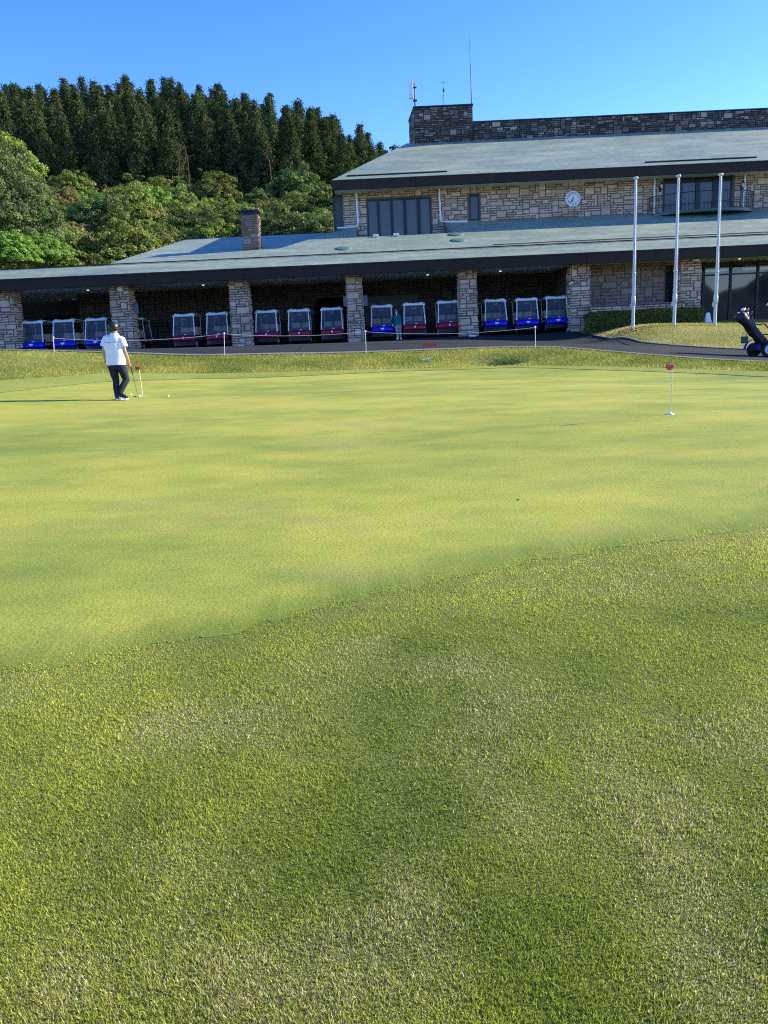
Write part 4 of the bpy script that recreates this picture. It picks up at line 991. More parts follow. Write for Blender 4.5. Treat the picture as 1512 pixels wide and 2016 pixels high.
b = P(281, 780.5, 16.9); practice_flag(b, P(281, 724, 16.9).z - h1(b.x, 16.9) - .03, 'practice flag with a red disc beside the golfer in the white T-shirt', 'flagred', False)
for (px, py, Y), lab in (((257.5, 778, 17.0), 'white golf ball between the golfer\'s shoe and the putter head'), ((332, 782, 16.6), 'white golf ball lying alone right of the red practice flag')):
    p = P(px, py, Y); z = h1(p.x, Y) + .01
    mb = MB(); rad = .024; mb.lathe((p.x, Y, z), [(rad * math.sin(t), rad - rad * math.cos(t)) for t in np.linspace(.05, PI - .05, 11)], 14)
    tag(mb.build('golf_ball', 'white'), lab, 'golf ball', 'golf balls on the green')

# ------------------------------------------------------------------ hillside and trees
def hill(x, y):
    x = np.asarray(x, float); y = np.asarray(y, float)
    b = np.interp(y, [56, 64, 78, 100, 125, 150, 185, 215, 260, 400], [1.5, 4.0, 8, 14.5, 23, 32, 45.5, 49, 46, 28])
    g = np.interp(x, [-300, -120, -50, -40, -26, -13, 0, 12, 40, 90, 300], [.6, .98, 1.0, .98, .90, .87, .72, .45, .25, .12, .0])
    return 1.5 + (b - 1.5) * g + 2.0 * (fbm(x, y, .03, 3) - .5)
hx_ = np.concatenate([np.linspace(-320, -130, 20), np.linspace(-124, 80, 90), np.linspace(90, 320, 20)]); hy_ = np.concatenate([np.linspace(56, 220, 90), np.linspace(228, 400, 15)])
HX, HY = np.meshgrid(hx_, hy_, indexing='ij'); wv = len(hy_); i = (np.arange(len(hx_) - 1)[:, None] * wv + np.arange(wv - 1)[None]).ravel()
M['forestfloor'] = plain('forest_floor', (.035, .04, .015), 1., var=.5, scale=.6)
tag(link('hills', np_mesh('hills', np.stack([HX, HY, hill(HX, HY)], -1).reshape(-1, 3), np.stack([i, i + wv, i + wv + 1, i + 1], 1), M['forestfloor'], smooth=True)), kind='structure')
# mountains on the far side of the valley behind the viewer (seen mirrored in the glass)
ax_ = np.linspace(-700, 700, 141); rows_ = []
for t, y in ((0, -380), (.55, -470), (1, -560), (.6, -680), (0, -800)):
    rows_.append([(x, y + 30 * math.sin(x * .013), -30 + t * (88 + 60 * (float(fbm(x, 5, .016, 4)) - .45) * 1.6)) for x in ax_])
M['farhill'] = plain('far_forest', (.03, .045, .05), 1., var=.3, scale=.05)
mb = MB().grid(rows_); o = mb.build('mountains', 'farhill'); tag(o, kind='structure')

def leaf_mat(name, trans=.3, vary=.10, hue=.02, gl=.03):
    mt = bpy.data.materials.new(name); mt.use_nodes = True; t = mt.node_tree; t.nodes.clear()
    a = N(t, 'ShaderNodeAttribute'); a.attribute_name = 'tint'
    oi = t.nodes.new('ShaderNodeObjectInfo')
    hs = N(t, 'ShaderNodeHueSaturation')
    L(t, mathn(t, 'ADD', mathn(t, 'MULTIPLY', oi.outputs['Random'], hue * 2), .5 - hue), hs.inputs['Hue'])
    L(t, mathn(t, 'ADD', mathn(t, 'MULTIPLY', mathn(t, 'FRACT', mathn(t, 'MULTIPLY', oi.outputs['Random'], 7.3)), vary * 2), 1 - vary), hs.inputs['Value'])
    L(t, a.outputs[0], hs.inputs['Color'])
    d = N(t, 'ShaderNodeBsdfDiffuse'); tr = N(t, 'ShaderNodeBsdfTranslucent'); g = N(t, 'ShaderNodeBsdfGlossy', Roughness=.5)
    mx = N(t, 'ShaderNodeMixShader'); mx.inputs[0].default_value = trans; m2 = N(t, 'ShaderNodeMixShader'); m2.inputs[0].default_value = gl
    out = N(t, 'ShaderNodeOutputMaterial')
    L(t, hs.outputs[0], d.inputs[0]); L(t, hs.outputs[0], tr.inputs[0])
    L(t, d.outputs[0], mx.inputs[1]); L(t, tr.outputs[0], mx.inputs[2]); L(t, mx.outputs[0], m2.inputs[1]); L(t, g.outputs[0], m2.inputs[2]); L(t, m2.outputs[0], out.inputs[0])
    return mt
M['leaf'] = leaf_mat('leaves', .36, .22, .02, .02); M['needle'] = leaf_mat('cedar_needles', .2, .2, .012, 0.)
def leaf_quads(c, nrm, size, col, rg_, aspect=.6, jitter=.6):
    """leaf shaped faces at c, facing roughly along nrm"""
    n = len(c); nn = nrm + rg_.normal(0, jitter, (n, 3)); nn /= np.linalg.norm(nn, axis=1)[:, None] + 1e-9
    r = rg_.normal(0, 1, (n, 3)); a = np.cross(nn, r); a /= np.linalg.norm(a, axis=1)[:, None] + 1e-9; b = np.cross(nn, a)
    s = (size * rg_.uniform(.6, 1.35, n))[:, None]
    V = np.stack([c - a * s, c + b * s * aspect, c + a * s, c - b * s * aspect], 1).reshape(-1, 3)
    return V, np.arange(4 * n).reshape(n, 4), np.repeat(col, 4, 0)
def broad_crown(seed, rx, rz, nclump, per, leaf, cols, spread=1.0):
    """leaves in clumps set over an uneven dome; cols: leaf colours of the clumps"""
    rg_ = np.random.RandomState(seed); C_ = []; Nn = []; K = []
    lob = rg_.normal(0, 1, (7, 3)); lob /= np.linalg.norm(lob, axis=1)[:, None]; la = rg_.uniform(-.25, .35, 7)
    for k in range(nclump):
        d = rg_.normal(0, 1, 3); d /= np.linalg.norm(d); d[2] = abs(d[2]) * 1.0 - .45 * rg_.rand()
        rr = (.52 + .56 * rg_.rand() ** .6) * (1 + (la * np.clip((lob @ d) - .5, 0, 1) * 2).sum())
        c = d * np.array([rx, rx, rz]) * rr; cs = rx * .145 * rg_.uniform(.5, 1.5) * spread
        u = rg_.normal(0, 1, (per, 3)); u /= np.linalg.norm(u, axis=1)[:, None]; u[:, 2] = np.where(u[:, 2] < -.3, -u[:, 2], u[:, 2])
        C_.append(c + u * np.array([cs, cs, cs * .8]) * rg_.uniform(.55, 1, (per, 1))); Nn.append(u + d * .5)
        base = np.array(cols[rg_.randint(len(cols))]) * rg_.uniform(.78, 1.25)
        K.append(base[None] * rg_.uniform(.75, 1.3, (per, 1)))
    C_ = np.concatenate(C_); C_[:, 2] += rz * .35
    return leaf_quads(C_, np.concatenate(Nn), leaf, np.concatenate(K), rg_)
def trunk_mesh(h, r, seed, limbs=5, crown=3.):
    rg_ = random.Random(seed); mb = MB()
    top = Vector((rg_.uniform(-.3, .3), rg_.uniform(-.3, .3), h))
    mb.tube([(0, 0, -1.2), (0, 0, h * .35), top * .75, top], [r * 1.25, r, r * .7, r * .4], 7)
    for k in range(limbs):
        t = 2 * PI * k / limbs + rg_.uniform(-.4, .4); s = top * rg_.uniform(.5, .95)
        e = s + Vector((math.cos(t), math.sin(t), .75)) * crown * rg_.uniform(.5, .8)
        mb.tube([s, s.lerp(e, .5) + Vector((0, 0, .3)), e], [r * .45, r * .3, r * .1], 5)
    return mb
TREES = {}
def proto_tree(kind, seed, rx, rz, nclump, per, leaf, cols, spread=1.):
    key = (kind, seed); h = rz * .9
    V, Fq, K = broad_crown(seed, rx, rz, nclump, per, leaf, cols, spread); V = V + np.array([0, 0, h])
    TREES.setdefault(kind, []).append((np_mesh('crown', V, Fq, M['leaf'], K), trunk_mesh(h * 1.15, .2, seed, 6, rx * .7), rx, rz))
OLIVE = [(.145, .20, .034), (.20, .245, .042), (.115, .18, .03), (.23, .24, .055)]
BRIGHT = [(.19, .30, .038), (.27, .37, .05), (.14, .25, .036)]
DEEP = [(.075, .13, .028), (.105, .165, .036), (.135, .18, .04)]
BROWN = [(.20, .18, .05), (.17, .18, .045), (.26, .21, .07)]
for sd in (1, 2, 3): proto_tree('olive', sd, 3.9, 4.0, 330, 130, .10, OLIVE)
for sd in (11, 12): proto_tree('bright', sd, 3.7, 3.9, 300, 130, .10, BRIGHT)
for sd in (21, 22): proto_tree('deep', sd, 4.0, 4.3, 340, 130, .10, DEEP)
proto_tree('brown', 31, 3.6, 3.6, 280, 130, .10, BROWN)
proto_tree('big', 41, 6.0, 6.0, 560, 150, .10, [(.085, .13, .035), (.12, .165, .045), (.17, .205, .062), (.10, .145, .042)], .8)
proto_tree('big', 42, 4.6, 4.2, 460, 140, .10, [(.22, .34, .045), (.18, .29, .045)], .8)
LAB = {'olive': 'olive green broadleaf tree crowding the slope behind the clubhouse', 'bright': 'fresh light green broadleaf tree on the slope behind the clubhouse', 'deep': 'dark green dense broadleaf tree on the slope behind the clubhouse', 'brown': 'brownish broadleaf tree with young rusty leaves on the slope behind the clubhouse'}
trunk_cache = {}
def plant(kind, x, y, z, s, label, rg_, sz=None, group='broadleaf trees on the slope', name='broadleaf_tree', which=None):
    cm, tb, rx, rz = TREES[kind][rg_.randrange(len(TREES[kind])) if which is None else which]
    t = thing(name, label, 'tree', (x, y, z), rg_.uniform(0, 2 * PI), group); t.scale = (s, s, sz or s)
    if id(tb) not in trunk_cache: o = tb.build('trunk', 'bark', t); trunk_cache[id(tb)] = o.data
    else: link('trunk', trunk_cache[id(tb)], t)
    link('crown', cm, t)
    return t
rt = random.Random(21)
spots = []
def free(x, y, d):
    for a, b in spots:
        if (a - x) ** 2 + (b - y) ** 2 < d * d: return False
    spots.append((x, y)); return True
def px_of(x, y, z):
    v = Vector((x, y, z - EYE)); c = v.dot(FW); return 756 + F * v.dot(RT) / c, 1008 - F * v.dot(UP) / c
nb = 0
# trees picked out by colour in the photograph (place of the crown's middle, distance)
for px, py, Y, kind, s in ((175, 385, 104, 'bright', 1.15), (215, 495, 74, 'bright', .75), (150, 480, 80, 'bright', .8), (250, 430, 96, 'olive', 1.1), (300, 440, 90, 'brown', 1.0), (330, 390, 108, 'olive', 1.0), (590, 420, 100, 'deep', 1.35), (635, 440, 92, 'brown', .8), (90, 350, 112, 'brown', 1.0), (130, 330, 116, 'olive', 1.1), (230, 365, 110, 'bright', .9), (380, 375, 112, 'olive', .9), (420, 395, 104, 'brown', .9), (460, 355, 118, 'bright', .9), (560, 375, 112, 'bright', .95), (520, 400, 104, 'olive', 1.), (470, 445, 90, 'olive', .9), (420, 460, 84, 'bright', .7), (620, 385, 112, 'olive', .9), (650, 330, 124, 'deep', .95), (700, 310, 132, 'deep', .9)):
    s *= .85
    for Y in np.arange(63, 150, .5):
        p = P(px, py, Y)
        if float(hill(p.x, Y)) + 3.6 * s >= p.z: break
    spots.append((p.x, Y)); plant(kind, p.x, Y, float(hill(p.x, Y)) - .6, s, LAB[kind], rt); nb += 1
for k in range(9000):
    y = 62 + 76 * rt.random() ** .75; hwid = y * .53 + 6; x = rt.uniform(-hwid, 8)
    z = float(hill(x, y)); px, py = px_of(x, y, z + 5)
    if px > 800 or py > 560: continue
    if y > np.interp(px, [0, 110, 380, 500, 650, 780], [122, 126, 128, 131, 135, 146]): continue
    if not free(x, y, 3.9): continue
    kind = rt.choice(('olive', 'olive', 'olive', 'deep', 'bright', 'bright', 'brown', 'olive'))
    plant(kind, x, y, z - .6, rt.uniform(.68, 1.08), LAB[kind], rt); nb += 1
    if nb >= 298: break
# trees close behind the left end of the building
for px, py, Y, s, w_, lab in ((-12, 440, 62, .80, 0, 'tall glossy dark green tree rising above the left end of the roof'), (-75, 380, 66, 1.0, 0, 'tall dark green tree mostly cut off by the left border'), (-2, 330, 72, .80, 1, 'tall fresh green tree behind the glossy tree at the left border'), (30, 505, 54, .42, 1, 'low bright green bush above the roof at the left border'), (88, 505, 56, .40, 1, 'low yellowish bush above the roof beside the bright green one')):
    p = P(px, py, Y); cm, tb, rx, rz = TREES['big'][w_]; z = p.z - rz * s * 1.25
    plant('big', p.x, Y, z, s, lab, rt, None, 'trees beside the left end of the roof', which=w_)
# cedars: conical crowns of drooping sprays
def cedar_mesh(seed, h, r):
    rg_ = np.random.RandomState(seed); C_ = []; Nn = []; K = []
    nw = 40
    for k in range(nw):
        f = k / (nw - 1); z = h * (.05 + .94 * f); rad = r * 1.04 * (1 - f ** 1.65) * (.88 + .24 * rg_.rand()) + .10
        nbr = max(3, int(9 * (1 - f) + 4))
        for j in range(nbr):
            a = 2 * PI * j / nbr + rg_.uniform(0, 2 * PI); q = rad * rg_.uniform(.72, 1.12); per = 34
            c = np.array([math.cos(a) * q * .86, math.sin(a) * q * .86, z - .20 * q]); d = np.array([math.cos(a), math.sin(a), .45])
            C_.append(c + rg_.normal(0, 1, (per, 3)) * np.array([.34, .34, .30])); Nn.append(np.repeat(d[None], per, 0))
            base = np.array([(.045, .070, .026), (.058, .084, .030), (.082, .105, .036), (.105, .115, .042)][rg_.choice(4, p=[.35, .35, .2, .1])])
            K.append(base[None] * rg_.uniform(.7, 1.35, (per, 1)))
    return _ced(C_, Nn, K, rg_)
def _ced(C_, Nn, K, rg_):
    V, Fq, k = leaf_quads(np.concatenate(C_), np.concatenate(Nn), .17, np.concatenate(K), rg_, .6, .6)
    return np_mesh('crown', V, Fq, M['needle'], k)
CED = [cedar_mesh(s, 18., rr) for s, rr in ((1, 3.3), (2, 3.6), (3, 3.1), (4, 3.5), (5, 3.2))]
ctr = MB().tube([(0, 0, -1.5), (0, 0, 8), (0, 0, 17.6)], [.34, .22, .04], 7); ctm = None
nc = 0; spots = []
for row, y0 in enumerate(np.arange(126, 216, 6.0)):
    y = y0
    x = -y * .56 - 4 + (row % 2) * 2.2
    while x < 30:
        xx_ = x + rt.uniform(-1.0, 1.0); yy_ = y + rt.uniform(-1.8, 1.8); x += rt.uniform(3.6, 5.0) * (1.0 if y > 180 else 1.12)
        z = float(hill(xx_, yy_)); px, py = px_of(xx_, yy_, z + 14)
        if px > 830 or px < -60: continue
        if y < np.interp(px, [0, 110, 380, 500, 650, 780], [127, 131, 132, 136, 140, 152]): continue
        if nc >= 298: continue
        s = rt.uniform(.84, 1.12) * (.82 if y < 132 else 1.)
        t = thing('cedar_tree', 'dark conical cedar in the plantation on top of the hill', 'tree', (xx_, yy_, z - .6), rt.uniform(0, 2 * PI), 'cedars on the hill')
        t.scale = (s * rt.uniform(.9, 1.15), s * rt.uniform(.9, 1.15), s)
        if ctm is None: ctm = ctr.build('trunk', 'cedarbark', t).data
        else: link('trunk', ctm, t)
        link('crown', CED[rt.randrange(5)], t); nc += 1
print('TREES', nb, nc)
# bare pale trunks showing in front of the cedars
def bare(px0, py0, px1, py1, Y, lab, sd):
    a = P(px0, py0, Y); b = P(px1, py1, Y); rg_ = random.Random(sd)
    t = thing('bare_tree', lab, 'tree', a, group='bare trunks before the cedars'); d = b - a
    MB().tube([Vector((0, 0, -1.5)), d * .5 + Vector((.2, 0, 0)), d], [.07, .055, .025], 6).build('trunk', 'bark', t)
    mb = MB()
    for k in range(7):
        s = d * rg_.uniform(.45, .95); e = s + Vector((rg_.uniform(-1.4, 1.4), rg_.uniform(-.6, .6), rg_.uniform(.6, 1.8))); mb.tube([s, (s + e) / 2 + Vector((.1, 0, .1)), e], [.03, .02, .008], 5)
    mb.build('branches', 'bark', t)
bare(372, 348, 362, 285, 119, 'bare grey trunk leaning left before the dark cedars', 1); bare(348, 346, 352, 300, 119.5, 'thin bare trunk left of the leaning grey one', 2); bare(533, 334, 522, 300, 125, 'pale bare trunk leaning before the cedars near the hill foot', 3)

# clipped hedge
hg = thing('clipped_hedge', 'long low clipped green hedge with rounded ends between two stone pillars', 'hedge', (12.3, 36.6, 2.4))
rg_ = np.random.RandomState(8); n = 15000
hx0, hx1, hy0, hy1 = 9.75, 15.15, 36.0, 37.3
u = rg_.rand(n); f = rg_.rand(n); x = hx0 + (hx1 - hx0) * u; endr = .5
inset = np.clip(1 - np.minimum(x - hx0, hx1 - x) / endr, 0, 1) ** 2 * .45
yl, yh = hy0 + inset, hy1 - inset; zt2 = 3.10 + .05 * (fbm(x, x * 0, 1.2, 3) - .5) - inset * .22
zb2 = H(x, np.full(n, 36.3))
side = rg_.rand(n); y = np.where(side < .5, yl, np.where(side < .85, yl + (yh - yl) * f, yh)); z = np.where((side >= .5) & (side < .85), zt2, zb2 + (zt2 - zb2) * f)
nrm = np.stack([np.where(x < hx0 + .2, -1., np.where(x > hx1 - .2, 1., 0.)), np.where(side < .5, -1., np.where(side < .85, 0., 1.)), np.where((side >= .5) & (side < .85), 1., .25)], 1)
c_ = np.stack([x, y, z], 1) + rg_.normal(0, .035, (n, 3))
K = mix3((.075, .13, .020), (.20, .25, .042), np.clip(fbm(x, z, 3., 3) * 1.2 - .1, 0, 1)) * rg_.uniform(.7, 1.3, (n, 1))
V, Fq, K = leaf_quads(c_, nrm, .042, K, rg_, .6, .7)
o = link('foliage', np_mesh('foliage', V - np.array(hg.location), Fq, M['leaf'], K), hg)
MB().box((hx0 + .25 - 12.3, .18, -.3), (hx1 - .25 - 12.3, .6, .58)).build('twigs', 'bark', hg)

# ------------------------------------------------------------------ people
def skin_body(name, chains, mat, parent, root):
    """one continuous body: chains of (point, radius x, radius y) that share joints by name"""
    idx = {}; V = []; Rr = []; E = []
    for ch in chains:
        prev = None
        for nm, p, rx, ry in ch:
            if nm not in idx: idx[nm] = len(V); V.append(tuple(p)); Rr.append((rx, ry))
            if prev is not None and prev != idx[nm]: E.append((prev, idx[nm]))
            prev = idx[nm]
    me = bpy.data.meshes.new(name); me.from_pydata(V, E, []); o = link(name, me)
    o.modifiers.new('skin', 'SKIN'); o.modifiers.new('sub', 'SUBSURF').levels = 2
    sv_ = me.skin_vertices[0].data
    for k, r in enumerate(Rr): sv_[k].radius = r; sv_[k].use_root = (k == idx[root])
    m2 = bpy.data.meshes.new_from_object(o.evaluated_get(bpy.context.evaluated_depsgraph_get())); m2.name = name
    bpy.data.objects.remove(o); m2.materials.clear(); m2.materials.append(M[mat])
    for f in m2.polygons: f.use_smooth = True
    return link(name, m2, parent)
def loft(mb, pts, radii, n=18, fold=0., seed=0, mi=0, ref=(1, 0, 0), cap0=False, cap1=False):
    rg_ = random.Random(seed); pts = [Vector(p) for p in pts]; rows = []; ph = rg_.uniform(0, 6)
    for i, p in enumerate(pts):
        t = (pts[min(i + 1, len(pts) - 1)] - pts[max(i - 1, 0)]).normalized()
        a = Vector(ref); a = (a - t * a.dot(t)).normalized(); b = t.cross(a); rx, ry = radii[i]
        rows.append([p + a * (math.cos(2 * PI * k / n) * rx * (1 + fold * math.sin(5 * 2 * PI * k / n + ph + i * .9) + fold * rg_.uniform(-.6, .6))) + b * (math.sin(2 * PI * k / n) * ry * (1 + fold * math.sin(4 * 2 * PI * k / n + i + ph))) for k in range(n)])
    o = len(mb.v); mb.add([q for r in rows for q in r], [(j * n + k, j * n + (k + 1) % n, (j + 1) * n + (k + 1) % n, (j + 1) * n + k) for j in range(len(rows) - 1) for k in range(n)], mi, True)
    if cap0: mb.add(rows[0], (tuple(range(n))[::-1],), mi)
    if cap1: mb.add(rows[-1], (tuple(range(n)),), mi)
def lerp_path(pts, radii, m=3):
    P_ = []; R_ = []
    for k in range(len(pts) - 1):
        for t in np.linspace(0, 1, m, endpoint=False):
            P_.append(Vector(pts[k]).lerp(Vector(pts[k + 1]), t)); R_.append(tuple(radii[k][q] * (1 - t) + radii[k + 1][q] * t for q in (0, 1)))
    return P_ + [Vector(pts[-1])], R_ + [tuple(radii[-1])]
def shoe(parent, heel, toe, up, mat, sole, w_=.045):
    heel = Vector(heel); toe = Vector(toe); d = (toe - heel); ln = d.length; d.normalize(); up = Vector(up); up = (up - d * up.dot(d)).normalized(); s = d.cross(up)
    mb = MB(); rows = []
    for t, ww, hh in ((-.02, .6, .055), (.03, .9, .085), (.25, .95, .09), (.5, .95, .075), (.75, 1.08, .058), (.93, .85, .045), (1.0, .45, .03)):
        c = heel + d * ln * t; rows.append([c + s * (ww * w_ * x) + up * (.02 + hh * z) for x, z in ((1, 0), (1, .35), (.75, .8), (.3, 1), (-.3, 1), (-.75, .8), (-1, .35), (-1, 0))])
    mb.grid(rows); mb.add(rows[0], (tuple(range(8)),)); mb.add(rows[-1], (tuple(range(8))[::-1],))
    o = mb.build('shoe', mat, parent)
    pl_ = [heel + d * ln * t + s * (w_ * ww) for t, ww in ((-.03, .55), (.05, .98), (.5, .98), (.76, 1.14), (.95, .85), (1.02, .4))] + [heel + d * ln * t - s * (w_ * ww) for t, ww in ((1.02, .4), (.95, .85), (.76, 1.14), (.5, .98), (.05, .98), (-.03, .55))]
    MB().prism(pl_, up * .027).build('sole', sole, o)
def hand_chains(tag_, wrist, d, palm_n, thumb_side, curl):
    """palm and five fingers of different lengths, bent; thumb leaves the side of the palm"""
    d = Vector(d).normalized(); nrm = Vector(palm_n); nrm = (nrm - d * nrm.dot(d)).normalized(); s = d.cross(nrm) * thumb_side
    w0 = Vector(wrist); palm = w0 + d * .055; ch = [[(tag_ + 'wr', w0, .026, .02), (tag_ + 'pa', palm, .036, .017)]]
    for k, (o, l) in enumerate(((.027, .072), (.009, .08), (-.010, .075), (-.027, .06))):
        b0 = palm + s * o + d * .035; a1 = curl * (.5 + .1 * k); a2 = curl * (1.4 + .15 * k)
        k1 = b0 + (d * math.cos(a1) + nrm * math.sin(a1)) * l * .5; k2 = k1 + (d * math.cos(a2) + nrm * math.sin(a2)) * l * .5
        ch.append([(tag_ + 'pa', palm, .036, .017), (tag_ + 'f%d0' % k, b0, .0095, .009), (tag_ + 'f%d1' % k, k1, .0085, .0085), (tag_ + 'f%d2' % k, k2, .007, .007)])
    t0 = w0 + d * .03 + s * .028; t1 = t0 + (d * .7 + s * .6 + nrm * .4 * curl).normalized() * .035; t2 = t1 + (d * .9 + s * .1 + nrm * .7 * curl).normalized() * .03
    ch.append([(tag_ + 'pa', palm, .036, .017), (tag_ + 't0', t0, .012, .012), (tag_ + 't1', t1, .010, .010), (tag_ + 't2', t2, .008, .008)])
    return ch
def face(body, hc, fd, up, parent, hair='hair'):
    """eyes, brows and mouth on the front of the head at hc looking along fd"""
    fd = Vector(fd).normalized(); up = Vector(up); up = (up - fd * up.dot(fd)).normalized(); s = fd.cross(up)
    for q in (-1, 1):
        MB().lathe(hc + fd * .088 + s * q * .031, [(.001, 0), (.010, .002), (.008, .007), (.001, .009)], 10, axis=fd).build('eye', 'darkink', body)
        MB().prism([hc + fd * .09 + s * q * .014 + up * .022, hc + fd * .088 + s * q * .048 + up * .02, hc + fd * .088 + s * q * .046 + up * .027, hc + fd * .09 + s * q * .014 + up * .03], fd * .004).build('eyebrow', hair, body)
    MB().prism([hc + fd * .088 - s * .022 - up * .058, hc + fd * .088 + s * .022 - up * .058, hc + fd * .088 + s * .018 - up * .066, hc + fd * .088 - s * .018 - up * .066], fd * .006).build('mouth', 'bagred', body)
def head_chain(neck, hc, fd, up):
    fd = Vector(fd).normalized(); up = Vector(up); s = fd.cross(up).normalized()
    return [[('neck', neck, .052, .055), ('skull0', hc - up * .05 - fd * .01, .066, .072), ('skull1', hc + up * .01 - fd * .012, .076, .088), ('skull2', hc + up * .075 - fd * .012, .058, .068)],
            [('skull0', hc - up * .05, .066, .072), ('jaw', hc - up * .075 + fd * .045, .040, .036)],
            [('skull1', hc, .076, .088), ('brow', hc + fd * .045 + up * .005, .058, .052), ('nose', hc + fd * .098 - up * .025, .012, .013)],
            [('skull1', hc, .076, .088), ('earl', hc + s * .078 - up * .02 - fd * .01, .012, .022)], [('skull1', hc, .076, .088), ('earr', hc - s * .078 - up * .02 - fd * .01, .012, .022)]]

# the golfer seen from behind
GYD = 16.2
def g(px, py, dy=0.): p = P(px, py, GYD); p.y += dy; return p
gz = h1(P(240, 789, GYD).x, GYD) + .012
man = thing('person', 'golfer seen from behind in a white T-shirt, navy trousers and black cap, holding a putter', 'person', (P(240, 789, GYD).x, GYD, gz))
MO = Vector(man.location)
rel = lambda p: Vector(p) - MO
lf = P(234, 787, GYD); lf = Vector((lf.x, GYD - .02, gz))
anL = lf + Vector((0, -.03, .085)); toe_ = P(255, 790, GYD); toe_ = Vector((toe_.x, GYD - .10, gz)); heel_ = g(234.5, 779.5, -.06)
anR = heel_ + Vector((.035, .01, .075))
J = dict(neck=g(226, 655.5, .0), hc=g(222.5, 644.5, .02), shL=g(209, 667), shR=g(239.5, 669), chest=g(224, 681), waist=g(229.5, 711), pel=g(230.5, 721), hipL=g(222, 723), hipR=g(239, 723),
         elL=g(204.3, 692, -.03), wrL=g(208.5, 714.5, .03), elR=g(246.5, 692.5, -.02), wrR=g(251, 712, .10), knL=g(227.5, 750, .03), knR=g(247, 748, .06), anL=anL, anR=anR)
j = {k: rel(v) for k, v in J.items()}
fd = Vector((.62, .72, -.05))
tr_ = lambda a, r: (a, j[a], r[0], r[1])
chains = [[('pel', j['pel'], .105, .075), ('waist', j['waist'], .11, .075), ('chest', j['chest'], .115, .07), ('uch', j['chest'].lerp(j['neck'], .45), .08, .055), ('neck', j['neck'], .048, .05)]]
chains += head_chain(j['neck'], j['hc'], fd, Vector((0, 0, 1)))
for s in 'LR':
    chains.append([('uch', j['chest'], .08, .055), ('sh' + s, j['sh' + s], .046, .046), ('ua' + s, j['sh' + s].lerp(j['el' + s], .5), .045, .045), ('el' + s, j['el' + s], .037, .037), ('fa' + s, j['el' + s].lerp(j['wr' + s], .4), .037, .036), ('h' + s + 'wr', j['wr' + s], .026, .02)])
    chains.append([('pel', j['pel'], .105, .075), ('hip' + s, j['hip' + s], .068, .068), ('th' + s, j['hip' + s].lerp(j['kn' + s], .5), .075, .075), ('kn' + s, j['kn' + s], .05, .052), ('ca' + s, j['kn' + s].lerp(j['an' + s], .35) + Vector((0, -.02, 0)), .05, .052), ('an' + s, j['an' + s], .034, .036)])
gripd = (rel(g(271, 780, .5)) - j['wrR']).normalized()
chains += hand_chains('hL', j['wrL'], (.12, .05, -1), (.9, .3, 0), 1, .55)
chains += hand_chains('hR', j['wrR'], (.10, .12, -1), (-.7, .7, 0), -1, .95)
chains += [[('anL', j['anL'], .034, .036), ('ftL', j['anL'] + Vector((.01, .12, -.045)), .03, .025)], [('anR', j['anR'], .034, .036), ('ftR', rel(toe_) + Vector((-.06, 0, .035)), .03, .022)]]
body = skin_body('body', chains, 'skin', man, 'pel')
face(body, j['hc'], fd, (0, 0, 1), man)
mb = MB()
hem = rel(g(229.5, 718.5))
pts, rad = lerp_path([j['neck'] + Vector((0, -.005, .0)), j['neck'].lerp(j['chest'], .22), j['neck'].lerp(j['chest'], .48), j['chest'] + Vector((0, 0, -.02)), j['chest'].lerp(j['waist'], .55), hem], [(.066, .066), (.115, .085), (.185, .11), (.205, .13), (.198, .128), (.198, .135)], 3)
loft(mb, pts, rad, 26, .026, 2)
for s, dx in (('L', -.03), ('R', .03)):
    a = j['sh' + s]; e = a.lerp(j['el' + s], .62) + Vector((dx * .6, 0, 0)); i_ = a + Vector((-dx * 2.5, 0, .015))
    pts, rad = lerp_path([i_, a + Vector((0, 0, -.005)), a.lerp(e, .5), e], [(.07, .085), (.078, .082), (.072, .078), (.074, .08)], 3); loft(mb, pts, rad, 18, .02, 4)
sh = mb.build('t_shirt', 'shirt', man)
# faint printed line and a small dark emblem on the back of the shirt
bvh = BVHTree.FromPolygons([v.co for v in sh.data.vertices], [tuple(p.vertices) for p in sh.data.polygons])
def on_back(px, py):
    o_ = rel(Vector((0, 0, EYE))); d = (g(px, py) - Vector((0, 0, EYE))).normalized(); h = bvh.ray_cast(o_, d); return (h[0] - d * .003) if h[0] is not None else rel(g(px, py, -.14))
def decal(name, cells, mat, sz):
    mb = MB()
    for px, py, wx, wy in cells: mb.prism([on_back(px - wx, py + wy), on_back(px + wx, py + wy), on_back(px + wx, py - wy), on_back(px - wx, py - wy)], (0, -.002, 0))
    mb.build(name, mat, sh)
rg2 = random.Random(4)
decal('print', [(206.5 + 1.55 * k, 673.8 + .12 * (k % 2), .55 + .15 * (k % 3 == 0), .55) for k in range(11)], 'ink', 1)
decal('emblem', [(226.3, 672.2, .9, 1.0), (226.8, 674.8, .6, .7)], 'darkink', 1)
mb = MB()
pts, rad = lerp_path([rel(g(229.8, 713)), j['pel'], rel(g(230.5, 728))], [(.165, .115), (.175, .125), (.165, .115)], 3); loft(mb, pts, rad, 22, .01, 3, cap1=True)
for s in 'LR':
    k0 = j['hip' + s] + Vector((0, 0, .02)); a = j['an' + s] + Vector((0, 0, -.015))
    pts, rad = lerp_path([k0, k0.lerp(j['kn' + s], .5), j['kn' + s], j['kn' + s].lerp(a, .4) + Vector((0, -.02, 0)), a], [(.098, .11), (.086, .096), (.066, .072), (.064, .072), (.060, .068)], 4); loft(mb, pts, rad, 18, .03, ord(s))
mb.build('trousers', 'denim', man)
shoe(man, rel(lf + Vector((0, -.10, 0))), rel(lf + Vector((.05, .17, 0))), (0, 0, 1), 'black', 'white')
